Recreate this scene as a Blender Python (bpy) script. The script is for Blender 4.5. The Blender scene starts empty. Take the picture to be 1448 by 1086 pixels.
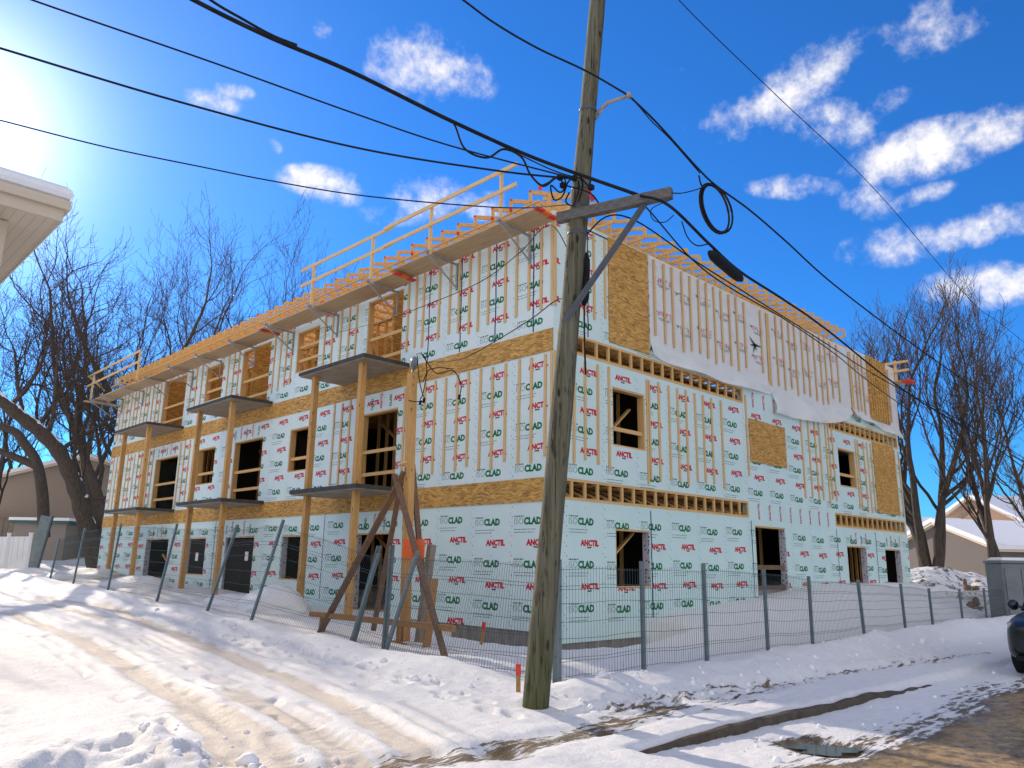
import bpy, bmesh, math, random
import numpy as np
from mathutils import Vector, Matrix
random.seed(7)
SC = bpy.context.scene
COL = SC.collection
PI = math.pi

# ------------------------------------------------------------------ camera
YAW, PIT, ROL, FPX = 0.7998557672, 0.2270268803, 0.0163242601, 1092.63
CAM = np.array([-11.4822, -10.5895, 1.5984])
IW, IH = 1448.0, 1086.0
_f = np.array([math.cos(PIT) * math.cos(YAW), math.cos(PIT) * math.sin(YAW), math.sin(PIT)])
_r = np.array([math.sin(YAW), -math.cos(YAW), 0.0])
_u = np.cross(_r, _f)
RT = _r * math.cos(ROL) + _u * math.sin(ROL)
UP = -_r * math.sin(ROL) + _u * math.cos(ROL)
FW = _f
cd = bpy.data.cameras.new('camera')
cd.sensor_width = 36.0
cd.lens = FPX / IW * 36.0
cd.clip_start = 0.05
cd.clip_end = 6000.0
cam = bpy.data.objects.new('camera', cd)
COL.objects.link(cam)
cam.matrix_world = Matrix(((RT[0], UP[0], -FW[0], CAM[0]), (RT[1], UP[1], -FW[1], CAM[1]),
                           (RT[2], UP[2], -FW[2], CAM[2]), (0, 0, 0, 1)))
SC.camera = cam

def ray(x, y):
    return FW + RT * ((x - IW / 2) / FPX) - UP * ((y - IH / 2) / FPX)
def at_depth(x, y, d):
    return CAM + ray(x, y) * d
def at_plane(x, y, ax, val):
    d = ray(x, y)
    return CAM + d * ((val - CAM[ax]) / d[ax])
def at_z(x, y, z):
    return at_plane(x, y, 2, z)

# ------------------------------------------------------------------ light
SUN = ray(-95, 175)
SUN = SUN / np.linalg.norm(SUN)
SUN_EL = math.asin(SUN[2])
SUN_AZ = math.atan2(SUN[0], SUN[1])
sl = bpy.data.lights.new('sun', 'SUN')
sl.energy = 3.0
sl.angle = math.radians(0.53)
sl.color = (1.0, 0.85, 0.67)
so = bpy.data.objects.new('sun', sl)
COL.objects.link(so)
so.rotation_euler = Vector(SUN).to_track_quat('Z', 'Y').to_euler()
so.location = (0, 0, 60)
SC.view_settings.view_transform = 'Standard'
SC.view_settings.look = 'None'
SC.view_settings.exposure = 0.88
SC.view_settings.gamma = 1.0

class NT:
    """small node-tree helper"""
    def __init__(s, tree):
        s.t = tree
        s.n = tree.nodes
        s.l = tree.links
    def new(s, typ, **kw):
        nd = s.n.new(typ)
        for k, v in kw.items():
            setattr(nd, k, v)
        return nd
    def put(s, sock, v):
        if isinstance(v, bpy.types.NodeSocket):
            s.l.new(v, sock)
        else:
            sock.default_value = v
    def math(s, op, a, b=None, c=None, clamp=False):
        nd = s.new('ShaderNodeMath', operation=op, use_clamp=clamp)
        s.put(nd.inputs[0], a)
        if b is not None: s.put(nd.inputs[1], b)
        if c is not None: s.put(nd.inputs[2], c)
        return nd.outputs[0]
    def vmath(s, op, a, b=None, out=0):
        nd = s.new('ShaderNodeVectorMath', operation=op)
        s.put(nd.inputs[0], a)
        if b is not None: s.put(nd.inputs[1], b)
        return nd.outputs[out]
    def mix(s, fac, a, b, blend='MIX'):
        nd = s.new('ShaderNodeMix', data_type='RGBA', blend_type=blend)
        s.put(nd.inputs[0], fac)
        s.put(nd.inputs[6], a)
        s.put(nd.inputs[7], b)
        return nd.outputs[2]
    def ramp(s, fac, stops):
        nd = s.new('ShaderNodeValToRGB')
        el = nd.color_ramp.elements
        while len(el) < len(stops): el.new(0.5)
        for e, (p, c) in zip(el, stops):
            e.position = p
            e.color = c if len(c) == 4 else (*c, 1)
        s.put(nd.inputs[0], fac)
        return nd.outputs[0]
    def noise(s, vec, scale, detail=3.0, rough=0.5, dist=0.0, out=0):
        nd = s.new('ShaderNodeTexNoise')
        s.put(nd.inputs['Vector'], vec)
        nd.inputs['Scale'].default_value = scale
        nd.inputs['Detail'].default_value = detail
        nd.inputs['Roughness'].default_value = rough
        nd.inputs['Distortion'].default_value = dist
        return nd.outputs[out]
    def mapr(s, v, a, b, c=0.0, d=1.0, interp='LINEAR'):
        nd = s.new('ShaderNodeMapRange', interpolation_type=interp)
        s.put(nd.inputs[0], v)
        for i, x in zip((1, 2, 3, 4), (a, b, c, d)): s.put(nd.inputs[i], x)
        return nd.outputs[0]

# ------------------------------------------------------------------ sky
W = bpy.data.worlds.new('World')
SC.world = W
W.use_nodes = True
W.node_tree.nodes.clear()
n = NT(W.node_tree)
sky = n.new('ShaderNodeTexSky', sky_type='NISHITA')
sky.sun_disc = False
sky.sun_elevation = SUN_EL
sky.sun_rotation = SUN_AZ
sky.altitude = 100
sky.air_density = 1.0
sky.dust_density = 0.1
sky.ozone_density = 2.5
dirn = n.new('ShaderNodeTexCoord').outputs['Generated']
# clear winter blue
skyc = n.mix(1.0, sky.outputs[0], (0.20, 0.74, 1.42, 1), 'MULTIPLY')
sdot = n.math('MAXIMUM', n.vmath('DOT_PRODUCT', dirn, tuple(SUN), out=1), 0.0)
aur = n.math('ADD', n.math('MULTIPLY', n.math('POWER', sdot, 22.0), 1.3), n.math('MULTIPLY', n.math('POWER', sdot, 170.0), 11.0))
gl = n.new('ShaderNodeVectorMath', operation='SCALE')
gl.inputs[0].default_value = (1.0, 0.94, 0.90)
n.l.new(aur, gl.inputs['Scale'])
skyc = n.vmath('ADD', skyc, gl.outputs[0])
# clouds: (px, py, half-width px, half-height px, tilt deg, strength)
CL = [(600, 92, 92, 44, 12, 1.0), (560, 62, 44, 22, 20, .55), (297, 143, 40, 15, 5, .8), (468, 262, 66, 24, 8, .8),
      (585, 284, 70, 30, -10, .85), (1112, 128, 100, 36, -28, 1.0), (1040, 162, 66, 22, -8, .8), (1178, 178, 64, 32, 15, .85),
      (1246, 150, 34, 18, -25, .6), (1318, 38, 66, 36, -12, .62), (1302, 214, 92, 38, -8, 1.05), (1390, 190, 58, 32, -20, .95),
      (1126, 264, 60, 17, 4, .72), (1228, 286, 36, 24, 25, .62), (1296, 280, 40, 15, -18, .62), (1268, 346, 66, 30, -6, .95),
      (1404, 316, 88, 26, -14, 1.0), (1388, 404, 72, 32, -2, 1.2), (462, 44, 18, 16, 40, .55), (950, 108, 24, 22, 40, .42),
      (384, 208, 14, 12, 0, .5), (690, 292, 60, 20, 4, .5), (330, 130, 26, 12, 0, .5)]
mask = None
for (px, py, a, b, tl, st) in CL:
    c = ray(px, py); L = np.linalg.norm(c); c = c / L
    ct, stn = math.cos(math.radians(tl)), math.sin(math.radians(tl))
    t1 = RT * ct - UP * stn; t2 = RT * stn + UP * ct
    t1 = t1 - c * (t1 @ c); t2 = t2 - c * (t2 @ c)
    sa, sb = a / FPX / L * 1.22, b / FPX / L * 1.22
    uu = n.vmath('DOT_PRODUCT', dirn, tuple(t1 / sa), out=1)
    vv = n.vmath('DOT_PRODUCT', dirn, tuple(t2 / sb), out=1)
    w_ = n.math('MULTIPLY_ADD', uu, uu, n.math('MULTIPLY', vv, vv))
    fr = n.math('GREATER_THAN', n.vmath('DOT_PRODUCT', dirn, tuple(c), out=1), 0.2)
    m_ = n.math('MULTIPLY', n.math('MULTIPLY', n.math('SUBTRACT', 1.0, w_, clamp=True), fr), st)
    mask = m_ if mask is None else n.math('MAXIMUM', mask, m_)
# added unseen cloud bank behind and above the viewer, brightening the fill light
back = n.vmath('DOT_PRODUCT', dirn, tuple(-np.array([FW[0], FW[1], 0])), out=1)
fill_cloud = n.math('MULTIPLY', n.mapr(back, -0.22, 0.25), 1.25)
mask = n.math('MAXIMUM', mask, fill_cloud)
nz = n.noise(dirn, 12.0, 6.0, 0.66)
nz2 = n.noise(dirn, 42.0, 3.0, 0.6)
nn = n.math('ADD', n.math('MULTIPLY', n.math('SUBTRACT', nz, 0.5), 3.0), n.math('MULTIPLY', n.math('SUBTRACT', nz2, 0.5), 1.3))
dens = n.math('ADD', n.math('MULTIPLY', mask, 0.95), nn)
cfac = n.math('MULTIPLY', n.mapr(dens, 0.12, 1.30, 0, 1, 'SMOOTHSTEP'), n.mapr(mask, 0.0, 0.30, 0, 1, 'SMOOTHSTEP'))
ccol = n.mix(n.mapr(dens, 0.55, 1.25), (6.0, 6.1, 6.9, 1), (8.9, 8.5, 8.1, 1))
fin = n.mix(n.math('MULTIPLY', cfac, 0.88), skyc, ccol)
bg = n.new('ShaderNodeBackground')
bg.inputs['Strength'].default_value = 0.075
n.l.new(fin, bg.inputs['Color'])
wo = n.new('ShaderNodeOutputWorld')
n.l.new(bg.outputs[0], wo.inputs[0])

W.cycles.sampling_method = 'MANUAL'
W.cycles.sample_map_resolution = 512
SC.cycles.max_bounces = 6
SC.cycles.diffuse_bounces = 3
SC.cycles.glossy_bounces = 2

# ------------------------------------------------------------------ materials
def mat(name, col, rough=0.7, spec=0.3, metal=0.0):
    m = bpy.data.materials.new(name)
    m.use_nodes = True
    nt = NT(m.node_tree)
    b = nt.n['Principled BSDF']
    if not isinstance(col, bpy.types.NodeSocket):
        b.inputs['Base Color'].default_value = (*col, 1)
    b.inputs['Roughness'].default_value = rough
    b.inputs['Specular IOR Level'].default_value = spec
    b.inputs['Metallic'].default_value = metal
    return m, nt, b
def bump(nt, b, h, strength=0.3, dist=0.01):
    bp = nt.new('ShaderNodeBump')
    bp.inputs['Strength'].default_value = strength
    bp.inputs['Distance'].default_value = dist
    nt.l.new(h, bp.inputs['Height'])
    nt.l.new(bp.outputs[0], b.inputs['Normal'])
def coords(nt, scale=(1, 1, 1), rot=(0, 0, 0)):
    tc = nt.new('ShaderNodeTexCoord').outputs['Object']
    mp = nt.new('ShaderNodeMapping')
    mp.inputs['Scale'].default_value = scale
    mp.inputs['Rotation'].default_value = rot
    nt.l.new(tc, mp.inputs['Vector'])
    return mp.outputs[0]
def vary(name, c1, c2, scale=3.0, mapscale=(1, 1, 1), rough=0.75, detail=5.0, bmp=0.0, spec=0.25, lo=0.3, hi=0.7, bd=0.01, dist=0.0, metal=0.0, island=0.0):
    m, nt, b = mat(name, c1, rough, spec, metal)
    v = coords(nt, mapscale)
    f = nt.noise(v, scale, detail, 0.6, dist)
    c = nt.mix(nt.mapr(f, lo, hi), (*c1, 1), (*c2, 1))
    if island:
        g = nt.new('ShaderNodeNewGeometry').outputs['Random Per Island']
        k = nt.mapr(g, 0, 1, 1.0 - island, 1.0 + island * 0.6)
        h = nt.new('ShaderNodeHueSaturation')
        nt.put(h.inputs['Value'], k)
        nt.l.new(c, h.inputs['Color'])
        c = h.outputs[0]
    nt.l.new(c, b.inputs['Base Color'])
    if bmp: bump(nt, b, f, bmp, bd)
    return m

M = {}
M['wood_v'] = vary('lumber_upright', (0.60, 0.34, 0.125), (0.72, 0.47, 0.20), 3.0, (14, 14, 1.0), 0.75, island=0.12)
M['wood_y'] = vary('lumber_along', (0.62, 0.36, 0.135), (0.74, 0.49, 0.21), 3.0, (14, 1.0, 14), 0.75, island=0.12)
M['wood_x'] = vary('lumber_across', (0.62, 0.36, 0.135), (0.74, 0.49, 0.21), 3.0, (1.0, 14, 14), 0.75, island=0.12)
M['strip'] = vary('furring_wood', (0.60, 0.38, 0.165), (0.72, 0.49, 0.245), 3.0, (14, 14, 1.2), 0.75, island=0.10)
M['truss'] = vary('truss_wood', (0.66, 0.37, 0.12), (0.78, 0.50, 0.20), 4.0, (3, 3, 3), 0.75, island=0.12)
M['rail'] = vary('rail_wood', (0.66, 0.44, 0.19), (0.76, 0.55, 0.28), 3.0, (8, 1, 8), 0.7, island=0.06)
M['post'] = vary('post_wood', (0.50, 0.265, 0.085), (0.63, 0.37, 0.14), 3.0, (10, 10, 1.0), 0.75, bmp=0.15, island=0.05)
_nt = NT(M['post'].node_tree); _b = _nt.n['Principled BSDF']; _src = _b.inputs['Base Color'].links[0].from_socket
_vo = _nt.new('ShaderNodeTexVoronoi'); _vo.inputs['Scale'].default_value = 1.0; _nt.l.new(coords(_nt, (9, 9, 3.2)), _vo.inputs['Vector'])
_st = _nt.noise(coords(_nt, (3, 3, 0.8)), 1.4, 4, 0.6)
_c = _nt.mix(_nt.math('MULTIPLY', _nt.mapr(_st, 0.5, 0.7), 0.45), _src, (0.30, 0.15, 0.05, 1))
_nt.l.new(_nt.mix(_nt.mapr(_vo.outputs['Distance'], 0.10, 0.17, 1, 0), _c, (0.13, 0.06, 0.022, 1)), _b.inputs['Base Color'])
M['plank'] = vary('scaffold_plank', (0.42, 0.285, 0.16), (0.58, 0.42, 0.25), 4.0, (9, 0.6, 9), 0.8, bmp=0.2, island=0.15)
M['oldwood'] = vary('weathered_wood', (0.13, 0.075, 0.045), (0.24, 0.15, 0.095), 3.0, (9, 9, 2.0), 0.85, bmp=0.3, island=0.15)
M['greywood'] = vary('grey_board', (0.22, 0.18, 0.14), (0.33, 0.27, 0.21), 3.0, (9, 9, 1.5), 0.85, bmp=0.3, island=0.15)
M['beamwood'] = vary('beam_wood', (0.33, 0.16, 0.06), (0.45, 0.25, 0.10), 3.0, (3, 6, 9), 0.8, bmp=0.3, island=0.1)
M['red'] = vary('red_paint', (0.62, 0.04, 0.03), (0.72, 0.09, 0.06), 8.0)
M['orange'] = vary('orange_paint', (0.85, 0.13, 0.02), (0.92, 0.18, 0.04), 4.0, rough=0.6)
M['steel'] = vary('grey_steel', (0.25, 0.25, 0.25), (0.36, 0.35, 0.34), 6.0, rough=0.5, spec=0.5)
M['galv'] = vary('painted_fence_steel', (0.10, 0.14, 0.145), (0.16, 0.20, 0.205), 5.0, rough=0.45, spec=0.5)
M['wire'] = mat('fence_wire', (0.055, 0.075, 0.075), 0.5, 0.5)[0]
M['black'] = vary('black_rubber', (0.010, 0.011, 0.013), (0.022, 0.023, 0.026), 9.0, rough=0.8, spec=0.12)
M['slate'] = vary('dark_steel', (0.045, 0.055, 0.075), (0.075, 0.09, 0.115), 5.0, rough=0.5, spec=0.5)
M['edge'] = vary('dark_edge_board', (0.045, 0.042, 0.04), (0.08, 0.075, 0.07), 4.0, rough=0.7)
M['concrete'] = vary('concrete', (0.16, 0.145, 0.125), (0.30, 0.275, 0.24), 2.0, (3, 3, 1), 0.9, bmp=0.3)
M['balcony'] = vary('grey_balcony_deck', (0.25, 0.205, 0.15), (0.36, 0.30, 0.225), 1.6, (2, 2, 2), 0.7)
M['darkin'] = mat('interior_shade_dark', (0.028, 0.023, 0.019), 0.9, 0.1)[0]  # near-black: unlit rooms' shade put into the colour; door panels share it
M['tape'] = mat('navy_tape', (0.012, 0.022, 0.07), 0.5, 0.3)[0]
M['print_r'] = mat('red_print', (0.60, 0.012, 0.028), 0.6, 0.2)[0]
M['print_g'] = mat('green_print', (0.004, 0.16, 0.045), 0.6, 0.2)[0]
M['print_k'] = mat('black_print', (0.045, 0.075, 0.07), 0.6, 0.2)[0]
M['print_pale'] = mat('pale_print', (0.10, 0.20, 0.17), 0.6, 0.2)[0]
M['print_pink'] = mat('faded_red_print', (0.66, 0.16, 0.16), 0.6, 0.2)[0]
M['bark'] = vary('bark', (0.048, 0.038, 0.030), (0.105, 0.082, 0.064), 6.0, (3, 3, 0.6), 0.9, bmp=0.4)
M['twig'] = vary('twig_bark', (0.055, 0.040, 0.032), (0.105, 0.077, 0.060), 3.0, rough=0.9)
M['white_vinyl'] = vary('white_vinyl', (0.74, 0.74, 0.74), (0.80, 0.80, 0.80), 3.0, rough=0.4)
M['glass'] = mat('window_glass', (0.02, 0.03, 0.04), 0.06, 0.6)[0]
M['carpaint'] = mat('dark_car_paint', (0.010, 0.013, 0.015), 0.28, 0.4)[0]
M['carpaint'].node_tree.nodes['Principled BSDF'].inputs['Coat Weight'].default_value = 0.3
M['chrome'] = mat('chrome', (0.6, 0.6, 0.62), 0.15, 0.5, 1.0)[0]
M['lamp_glass'] = mat('headlight_glass', (0.45, 0.48, 0.5), 0.08, 0.6)[0]
M['tyre'] = mat('tyre_rubber', (0.015, 0.015, 0.016), 0.85, 0.2)[0]
M['boxgrey'] = vary('grey_cabinet_paint', (0.15, 0.175, 0.185), (0.20, 0.225, 0.235), 2.5, rough=0.5)
M['paper'] = mat('white_notice_paper', (0.8, 0.8, 0.8), 0.7, 0.2)[0]
M['tan'] = mat('tan_soffit', (0.60, 0.51, 0.39), 0.6, 0.3)[0]
M['chimney'] = vary('brick_chimney', (0.20, 0.12, 0.09), (0.30, 0.19, 0.14), 9.0)

# insulation board: foil-pale, slightly different from board to board
def board(name, base, axis):
    m, nt, b = mat(name, base, 0.42, 0.35)
    tc = nt.new('ShaderNodeTexCoord').outputs['Object']
    sp = nt.new('ShaderNodeSeparateXYZ'); nt.l.new(tc, sp.inputs[0])
    col = nt.math('FLOOR', nt.math('DIVIDE', sp.outputs[axis], 1.22))
    row = nt.math('FLOOR', nt.math('DIVIDE', nt.math('SUBTRACT', sp.outputs[2], 0.18), 3.13))
    cb = nt.new('ShaderNodeCombineXYZ'); nt.l.new(col, cb.inputs[0]); nt.l.new(row, cb.inputs[1])
    wn = nt.new('ShaderNodeTexWhiteNoise', noise_dimensions='2D'); nt.l.new(cb.outputs[0], wn.inputs[0])
    f = nt.noise(tc, 0.9, 5, 0.6)
    c = nt.mix(nt.math('MULTIPLY', wn.outputs[0], 0.5), (*base, 1), (base[0] * 1.10, base[1] * 1.02, base[2] * 1.04, 1))
    c = nt.mix(nt.math('MULTIPLY', nt.mapr(f, 0.42, 0.72), 0.35), c, (base[0] * 0.80, base[1] * 0.84, base[2] * 0.86, 1))
    c = nt.mix(nt.mapr(row, 0.4, 1.0, 1, 0), c, nt.mix(1.0, c, (0.96, 0.997, 0.985, 1), 'MULTIPLY'))  # ground floor tinted mintier: difference of light put into the board colour
    # scuffed streaks
    v2 = coords(nt, (6, 6, 0.7))
    f2 = nt.noise(v2, 1.6, 4, 0.6)
    c = nt.mix(nt.math('MULTIPLY', nt.mapr(f2, 0.58, 0.75), 0.22), c, (0.55, 0.58, 0.56, 1))
    nt.l.new(c, b.inputs['Base Color'])
    bump(nt, b, nt.noise(tc, 2.2, 3, 0.5), 0.25, 0.01)
    return m
M['board_a'] = board('insulation_board_long_side', (0.67, 0.775, 0.735), 1)
M['board_b'] = board('insulation_board_end', (0.63, 0.775, 0.73), 0)

def osb(name, ax):
    m, nt, b = mat(name, (0.5, 0.3, 0.1), 0.7, 0.25)
    tc = nt.new('ShaderNodeTexCoord').outputs['Object']
    warp = nt.noise(tc, 2.2, 2, 0.5, out=1)
    wv = nt.vmath('ADD', tc, nt.vmath('MULTIPLY', nt.vmath('SUBTRACT', warp, (0.5, 0.5, 0.5)), (0.20, 0.20, 0.20)))
    cols = []
    for k, (ang, sc) in enumerate(((25, 1.0), (-40, 1.1), (80, 0.9))):
        mp = nt.new('ShaderNodeMapping')
        r = math.radians(ang)
        mp.inputs['Rotation'].default_value = (r, 0, 0) if ax == 1 else (0, r, 0)
        mp.inputs['Scale'].default_value = (7 * sc, 7 * sc, 36 * sc)
        mp.inputs['Location'].default_value = (k * 3.1, k * 1.7, k)
        nt.l.new(wv, mp.inputs['Vector'])
        vo = nt.new('ShaderNodeTexVoronoi', feature='F1')
        vo.inputs['Scale'].default_value = 1.0
        nt.l.new(mp.outputs[0], vo.inputs['Vector'])
        sp = nt.new('ShaderNodeSeparateColor'); nt.l.new(vo.outputs['Color'], sp.inputs[0])
        cols.append((sp.outputs[0], sp.outputs[1]))
    pick = nt.math('GREATER_THAN', cols[1][1], 0.5)
    v = nt.math('ADD', nt.math('MULTIPLY', cols[0][0], nt.math('SUBTRACT', 1.0, pick)), nt.math('MULTIPLY', cols[1][0], pick))
    pick2 = nt.math('GREATER_THAN', cols[2][1], 0.62)
    v = nt.math('ADD', nt.math('MULTIPLY', v, nt.math('SUBTRACT', 1.0, pick2)), nt.math('MULTIPLY', cols[2][0], pick2))
    c = nt.ramp(v, [(0.0, (0.29, 0.145, 0.038)), (0.2, (0.41, 0.215, 0.056)), (0.6, (0.57, 0.31, 0.075)), (1.0, (0.70, 0.42, 0.12))])
    big = nt.noise(tc, 0.7, 3, 0.5)
    c = nt.mix(nt.math('MULTIPLY', nt.mapr(big, 0.4, 0.7), 0.22), c, (0.36, 0.185, 0.05, 1))
    nt.l.new(c, b.inputs['Base Color'])
    bump(nt, b, v, 0.35, 0.004)
    return m
M['osb_a'] = osb('osb_long_side', 1)
M['osb_b'] = osb('osb_end', 0)

# house wrap: slightly translucent white film
m, nt, b = mat('white_house_wrap', (0.80, 0.79, 0.83), 0.45, 0.35)
b.inputs['Transmission Weight'].default_value = 0.0
tc = nt.new('ShaderNodeTexCoord').outputs['Object']
f = nt.noise(tc, 1.3, 5, 0.6)
nt.l.new(nt.mix(nt.mapr(f, 0.35, 0.7), (0.86, 0.85, 0.835, 1), (0.91, 0.895, 0.875, 1)), b.inputs['Base Color'])
bump(nt, b, nt.noise(coords(nt, (1, 1, 0.5)), 2.5, 4, 0.55, 0.6), 0.45, 0.03)
tr = nt.new('ShaderNodeBsdfTransparent'); mx = nt.new('ShaderNodeMixShader'); mx.inputs[0].default_value = 0.27
nt.l.new(b.outputs[0], mx.inputs[1]); nt.l.new(tr.outputs[0], mx.inputs[2]); nt.l.new(mx.outputs[0], nt.n['Material Output'].inputs['Surface'])
M['wrap'] = m

# utility-pole wood
m, nt, b = mat('pole_wood', (0.2, 0.2, 0.15), 0.85, 0.2)
v = coords(nt, (16, 16, 0.5))
f = nt.noise(v, 1.2, 6, 0.65, 0.4)
f2 = nt.noise(coords(nt, (6, 6, 2.0)), 1.5, 3, 0.5)
c = nt.ramp(f, [(0.30, (0.055, 0.050, 0.034)), (0.45, (0.15, 0.14, 0.10)), (0.60, (0.20, 0.19, 0.145)), (0.75, (0.29, 0.275, 0.215))])
c = nt.mix(nt.mapr(f2, 0.60, 0.70), c, (0.06, 0.05, 0.034, 1))
fk = nt.noise(coords(nt, (24, 24, 0.9)), 2.0, 5, 0.7, 0.3)
c = nt.mix(nt.mapr(fk, 0.60, 0.66), c, (0.025, 0.022, 0.016, 1))
vk = nt.new('ShaderNodeTexVoronoi'); vk.inputs['Scale'].default_value = 1.0; nt.l.new(coords(nt, (7, 7, 2.2)), vk.inputs['Vector'])
c = nt.mix(nt.mapr(vk.outputs['Distance'], 0.10, 0.17, 1, 0), c, (0.03, 0.025, 0.017, 1))
c = nt.mix(1.0, c, (0.74, 0.75, 0.70, 1), 'MULTIPLY')
sp = nt.new('ShaderNodeSeparateXYZ'); nt.l.new(nt.new('ShaderNodeTexCoord').outputs['Object'], sp.inputs[0])
c = nt.mix(nt.math('MULTIPLY', nt.mapr(sp.outputs[2], 1.1, 0.0), 0.75), c, (0.075, 0.085, 0.03, 1))
nt.l.new(c, b.inputs['Base Color'])
bump(nt, b, nt.math('SUBTRACT', f, nt.math('MULTIPLY', nt.mapr(fk, 0.58, 0.66), 0.8)), 0.8, 0.02)
M['pole'] = m

# snow, mud and packed road snow, driven by the mesh's own attributes
m, nt, b = mat('snow_ground', (0.8, 0.8, 0.82), 0.62, 0.25)
tc = nt.new('ShaderNodeTexCoord').outputs['Object']
am = nt.new('ShaderNodeAttribute', attribute_name='mud').outputs['Fac']
at = nt.new('ShaderNodeAttribute', attribute_name='track').outputs['Fac']
n1 = nt.noise(tc, 1.4, 6, 0.65)
n2 = nt.noise(tc, 9.0, 6, 0.7)
nst = nt.noise(coords(nt, (1.3, 6.5, 1)), 2.2, 5, 0.65)
n3 = nt.noise(tc, 46.0, 5, 0.75)
ns = nt.math('ADD', nt.math('MULTIPLY', nt.math('SUBTRACT', n1, 0.5), 0.9), nt.math('ADD', nt.math('MULTIPLY', nt.math('SUBTRACT', n2, 0.5), 1.0), nt.math('MULTIPLY', nt.math('SUBTRACT', n3, 0.5), 0.5)))
snowc = nt.mix(nt.mapr(n2, 0.35, 0.7), (0.79, 0.79, 0.80, 1), (0.88, 0.87, 0.86, 1))
trc = nt.ramp(nt.math('ADD', n1, nt.math('MULTIPLY', nt.math('SUBTRACT', n3, 0.5), 0.6)), [(0.3, (0.58, 0.49, 0.39)), (0.7, (0.76, 0.69, 0.60))])
c = nt.mix(nt.mapr(nt.math('ADD', at, nt.math('MULTIPLY', ns, 0.45)), 0.25, 0.85, 0, 1, 'SMOOTHSTEP'), snowc, trc)
mudc = nt.ramp(nt.math('ADD', n2, nt.math('MULTIPLY', nt.math('SUBTRACT', n1, 0.5), 1.0)), [(0.25, (0.06, 0.045, 0.03)), (0.42, (0.24, 0.165, 0.085)), (0.66, (0.58, 0.39, 0.18))])
mudc = nt.mix(nt.mapr(nt.math('SUBTRACT', am, nt.math('MULTIPLY', nt.math('SUBTRACT', n1, 0.5), 0.9)), 0.6, 0.98), nt.mix(0.72, mudc, (0.055, 0.042, 0.032, 1)), mudc)
mf = nt.mapr(nt.math('ADD', am, nt.math('ADD', nt.math('MULTIPLY', ns, 0.5), nt.math('MULTIPLY', nt.math('SUBTRACT', nst, 0.5), 1.5))), 0.46, 0.62, 0, 1, 'SMOOTHSTEP')
c = nt.mix(mf, c, mudc)
nt.l.new(c, b.inputs['Base Color'])
wet = nt.math('MULTIPLY', mf, nt.mapr(n1, 0.48, 0.60, 1, 0))
nt.l.new(nt.mapr(wet, 0, 1, 0.66, 0.22), b.inputs['Roughness'])
h = nt.math('ADD', nt.math('MULTIPLY', n2, 0.6), nt.math('MULTIPLY', n3, 0.38))
h = nt.math('SUBTRACT', h, nt.math('MULTIPLY', mf, 0.5))
bump(nt, b, h, 0.8, 0.06)
M['ground'] = m
m, nt, b = mat('clean_snow', (0.84, 0.84, 0.86), 0.6, 0.25)
tc = nt.new('ShaderNodeTexCoord').outputs['Object']
bump(nt, b, nt.noise(tc, 8.0, 6, 0.65), 0.45, 0.04)
M['snow'] = m
m, nt, b = mat('snowy_dirt', (0.4, 0.35, 0.3), 0.85, 0.2)
tc = nt.new('ShaderNodeTexCoord').outputs['Object']
f = nt.noise(tc, 2.6, 7, 0.72)
nt.l.new(nt.mix(nt.mapr(f, 0.40, 0.50), (0.075, 0.055, 0.042, 1), (0.80, 0.80, 0.82, 1)), b.inputs['Base Color'])
bump(nt, b, f, 0.7, 0.15)
M['dirt'] = m
m, nt, b = mat('meltwater', (0.02, 0.022, 0.025), 0.05, 0.5)
M['water'] = m

def siding(name, c1, pitch=0.12):
    m, nt, b = mat(name, c1, 0.6, 0.25)
    tc = nt.new('ShaderNodeTexCoord').outputs['Object']
    sp = nt.new('ShaderNodeSeparateXYZ'); nt.l.new(tc, sp.inputs[0])
    fr = nt.math('FRACT', nt.math('DIVIDE', sp.outputs[2], pitch))
    c = nt.mix(nt.mapr(fr, 0.0, 0.1, 1, 0), (*c1, 1), (c1[0] * .55, c1[1] * .55, c1[2] * .55, 1))
    c = nt.mix(nt.math('MULTIPLY', nt.noise(tc, 1.2, 4), 0.25), c, (c1[0] * .7, c1[1] * .7, c1[2] * .7, 1))
    nt.l.new(c, b.inputs['Base Color'])
    bump(nt, b, fr, 0.6, 0.02)
    return m
M['side_tan'] = siding('tan_siding', (0.50, 0.42, 0.31))
M['side_beige'] = siding('beige_siding', (0.36, 0.285, 0.22))
M['side_grey'] = siding('grey_siding', (0.175, 0.148, 0.128))
M['side_taupe'] = siding('taupe_siding', (0.30, 0.25, 0.21))
M['brick_tan'] = vary('tan_brick', (0.36, 0.22, 0.14), (0.46, 0.31, 0.21), 12.0)
m, nt, b = mat('soffit_slats', (0.6, 0.57, 0.5), 0.6, 0.25)
tc = nt.new('ShaderNodeTexCoord').outputs['Object']
sp = nt.new('ShaderNodeSeparateXYZ'); nt.l.new(tc, sp.inputs[0])
fr = nt.math('FRACT', nt.math('DIVIDE', nt.math('MAXIMUM', sp.outputs[0], sp.outputs[0]), 0.1))
nt.l.new(nt.mix(nt.mapr(fr, 0, 0.1, 1, 0), (0.62, 0.54, 0.42, 1), (0.3, 0.26, 0.20, 1)), b.inputs['Base Color'])
M['soffit'] = m

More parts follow.
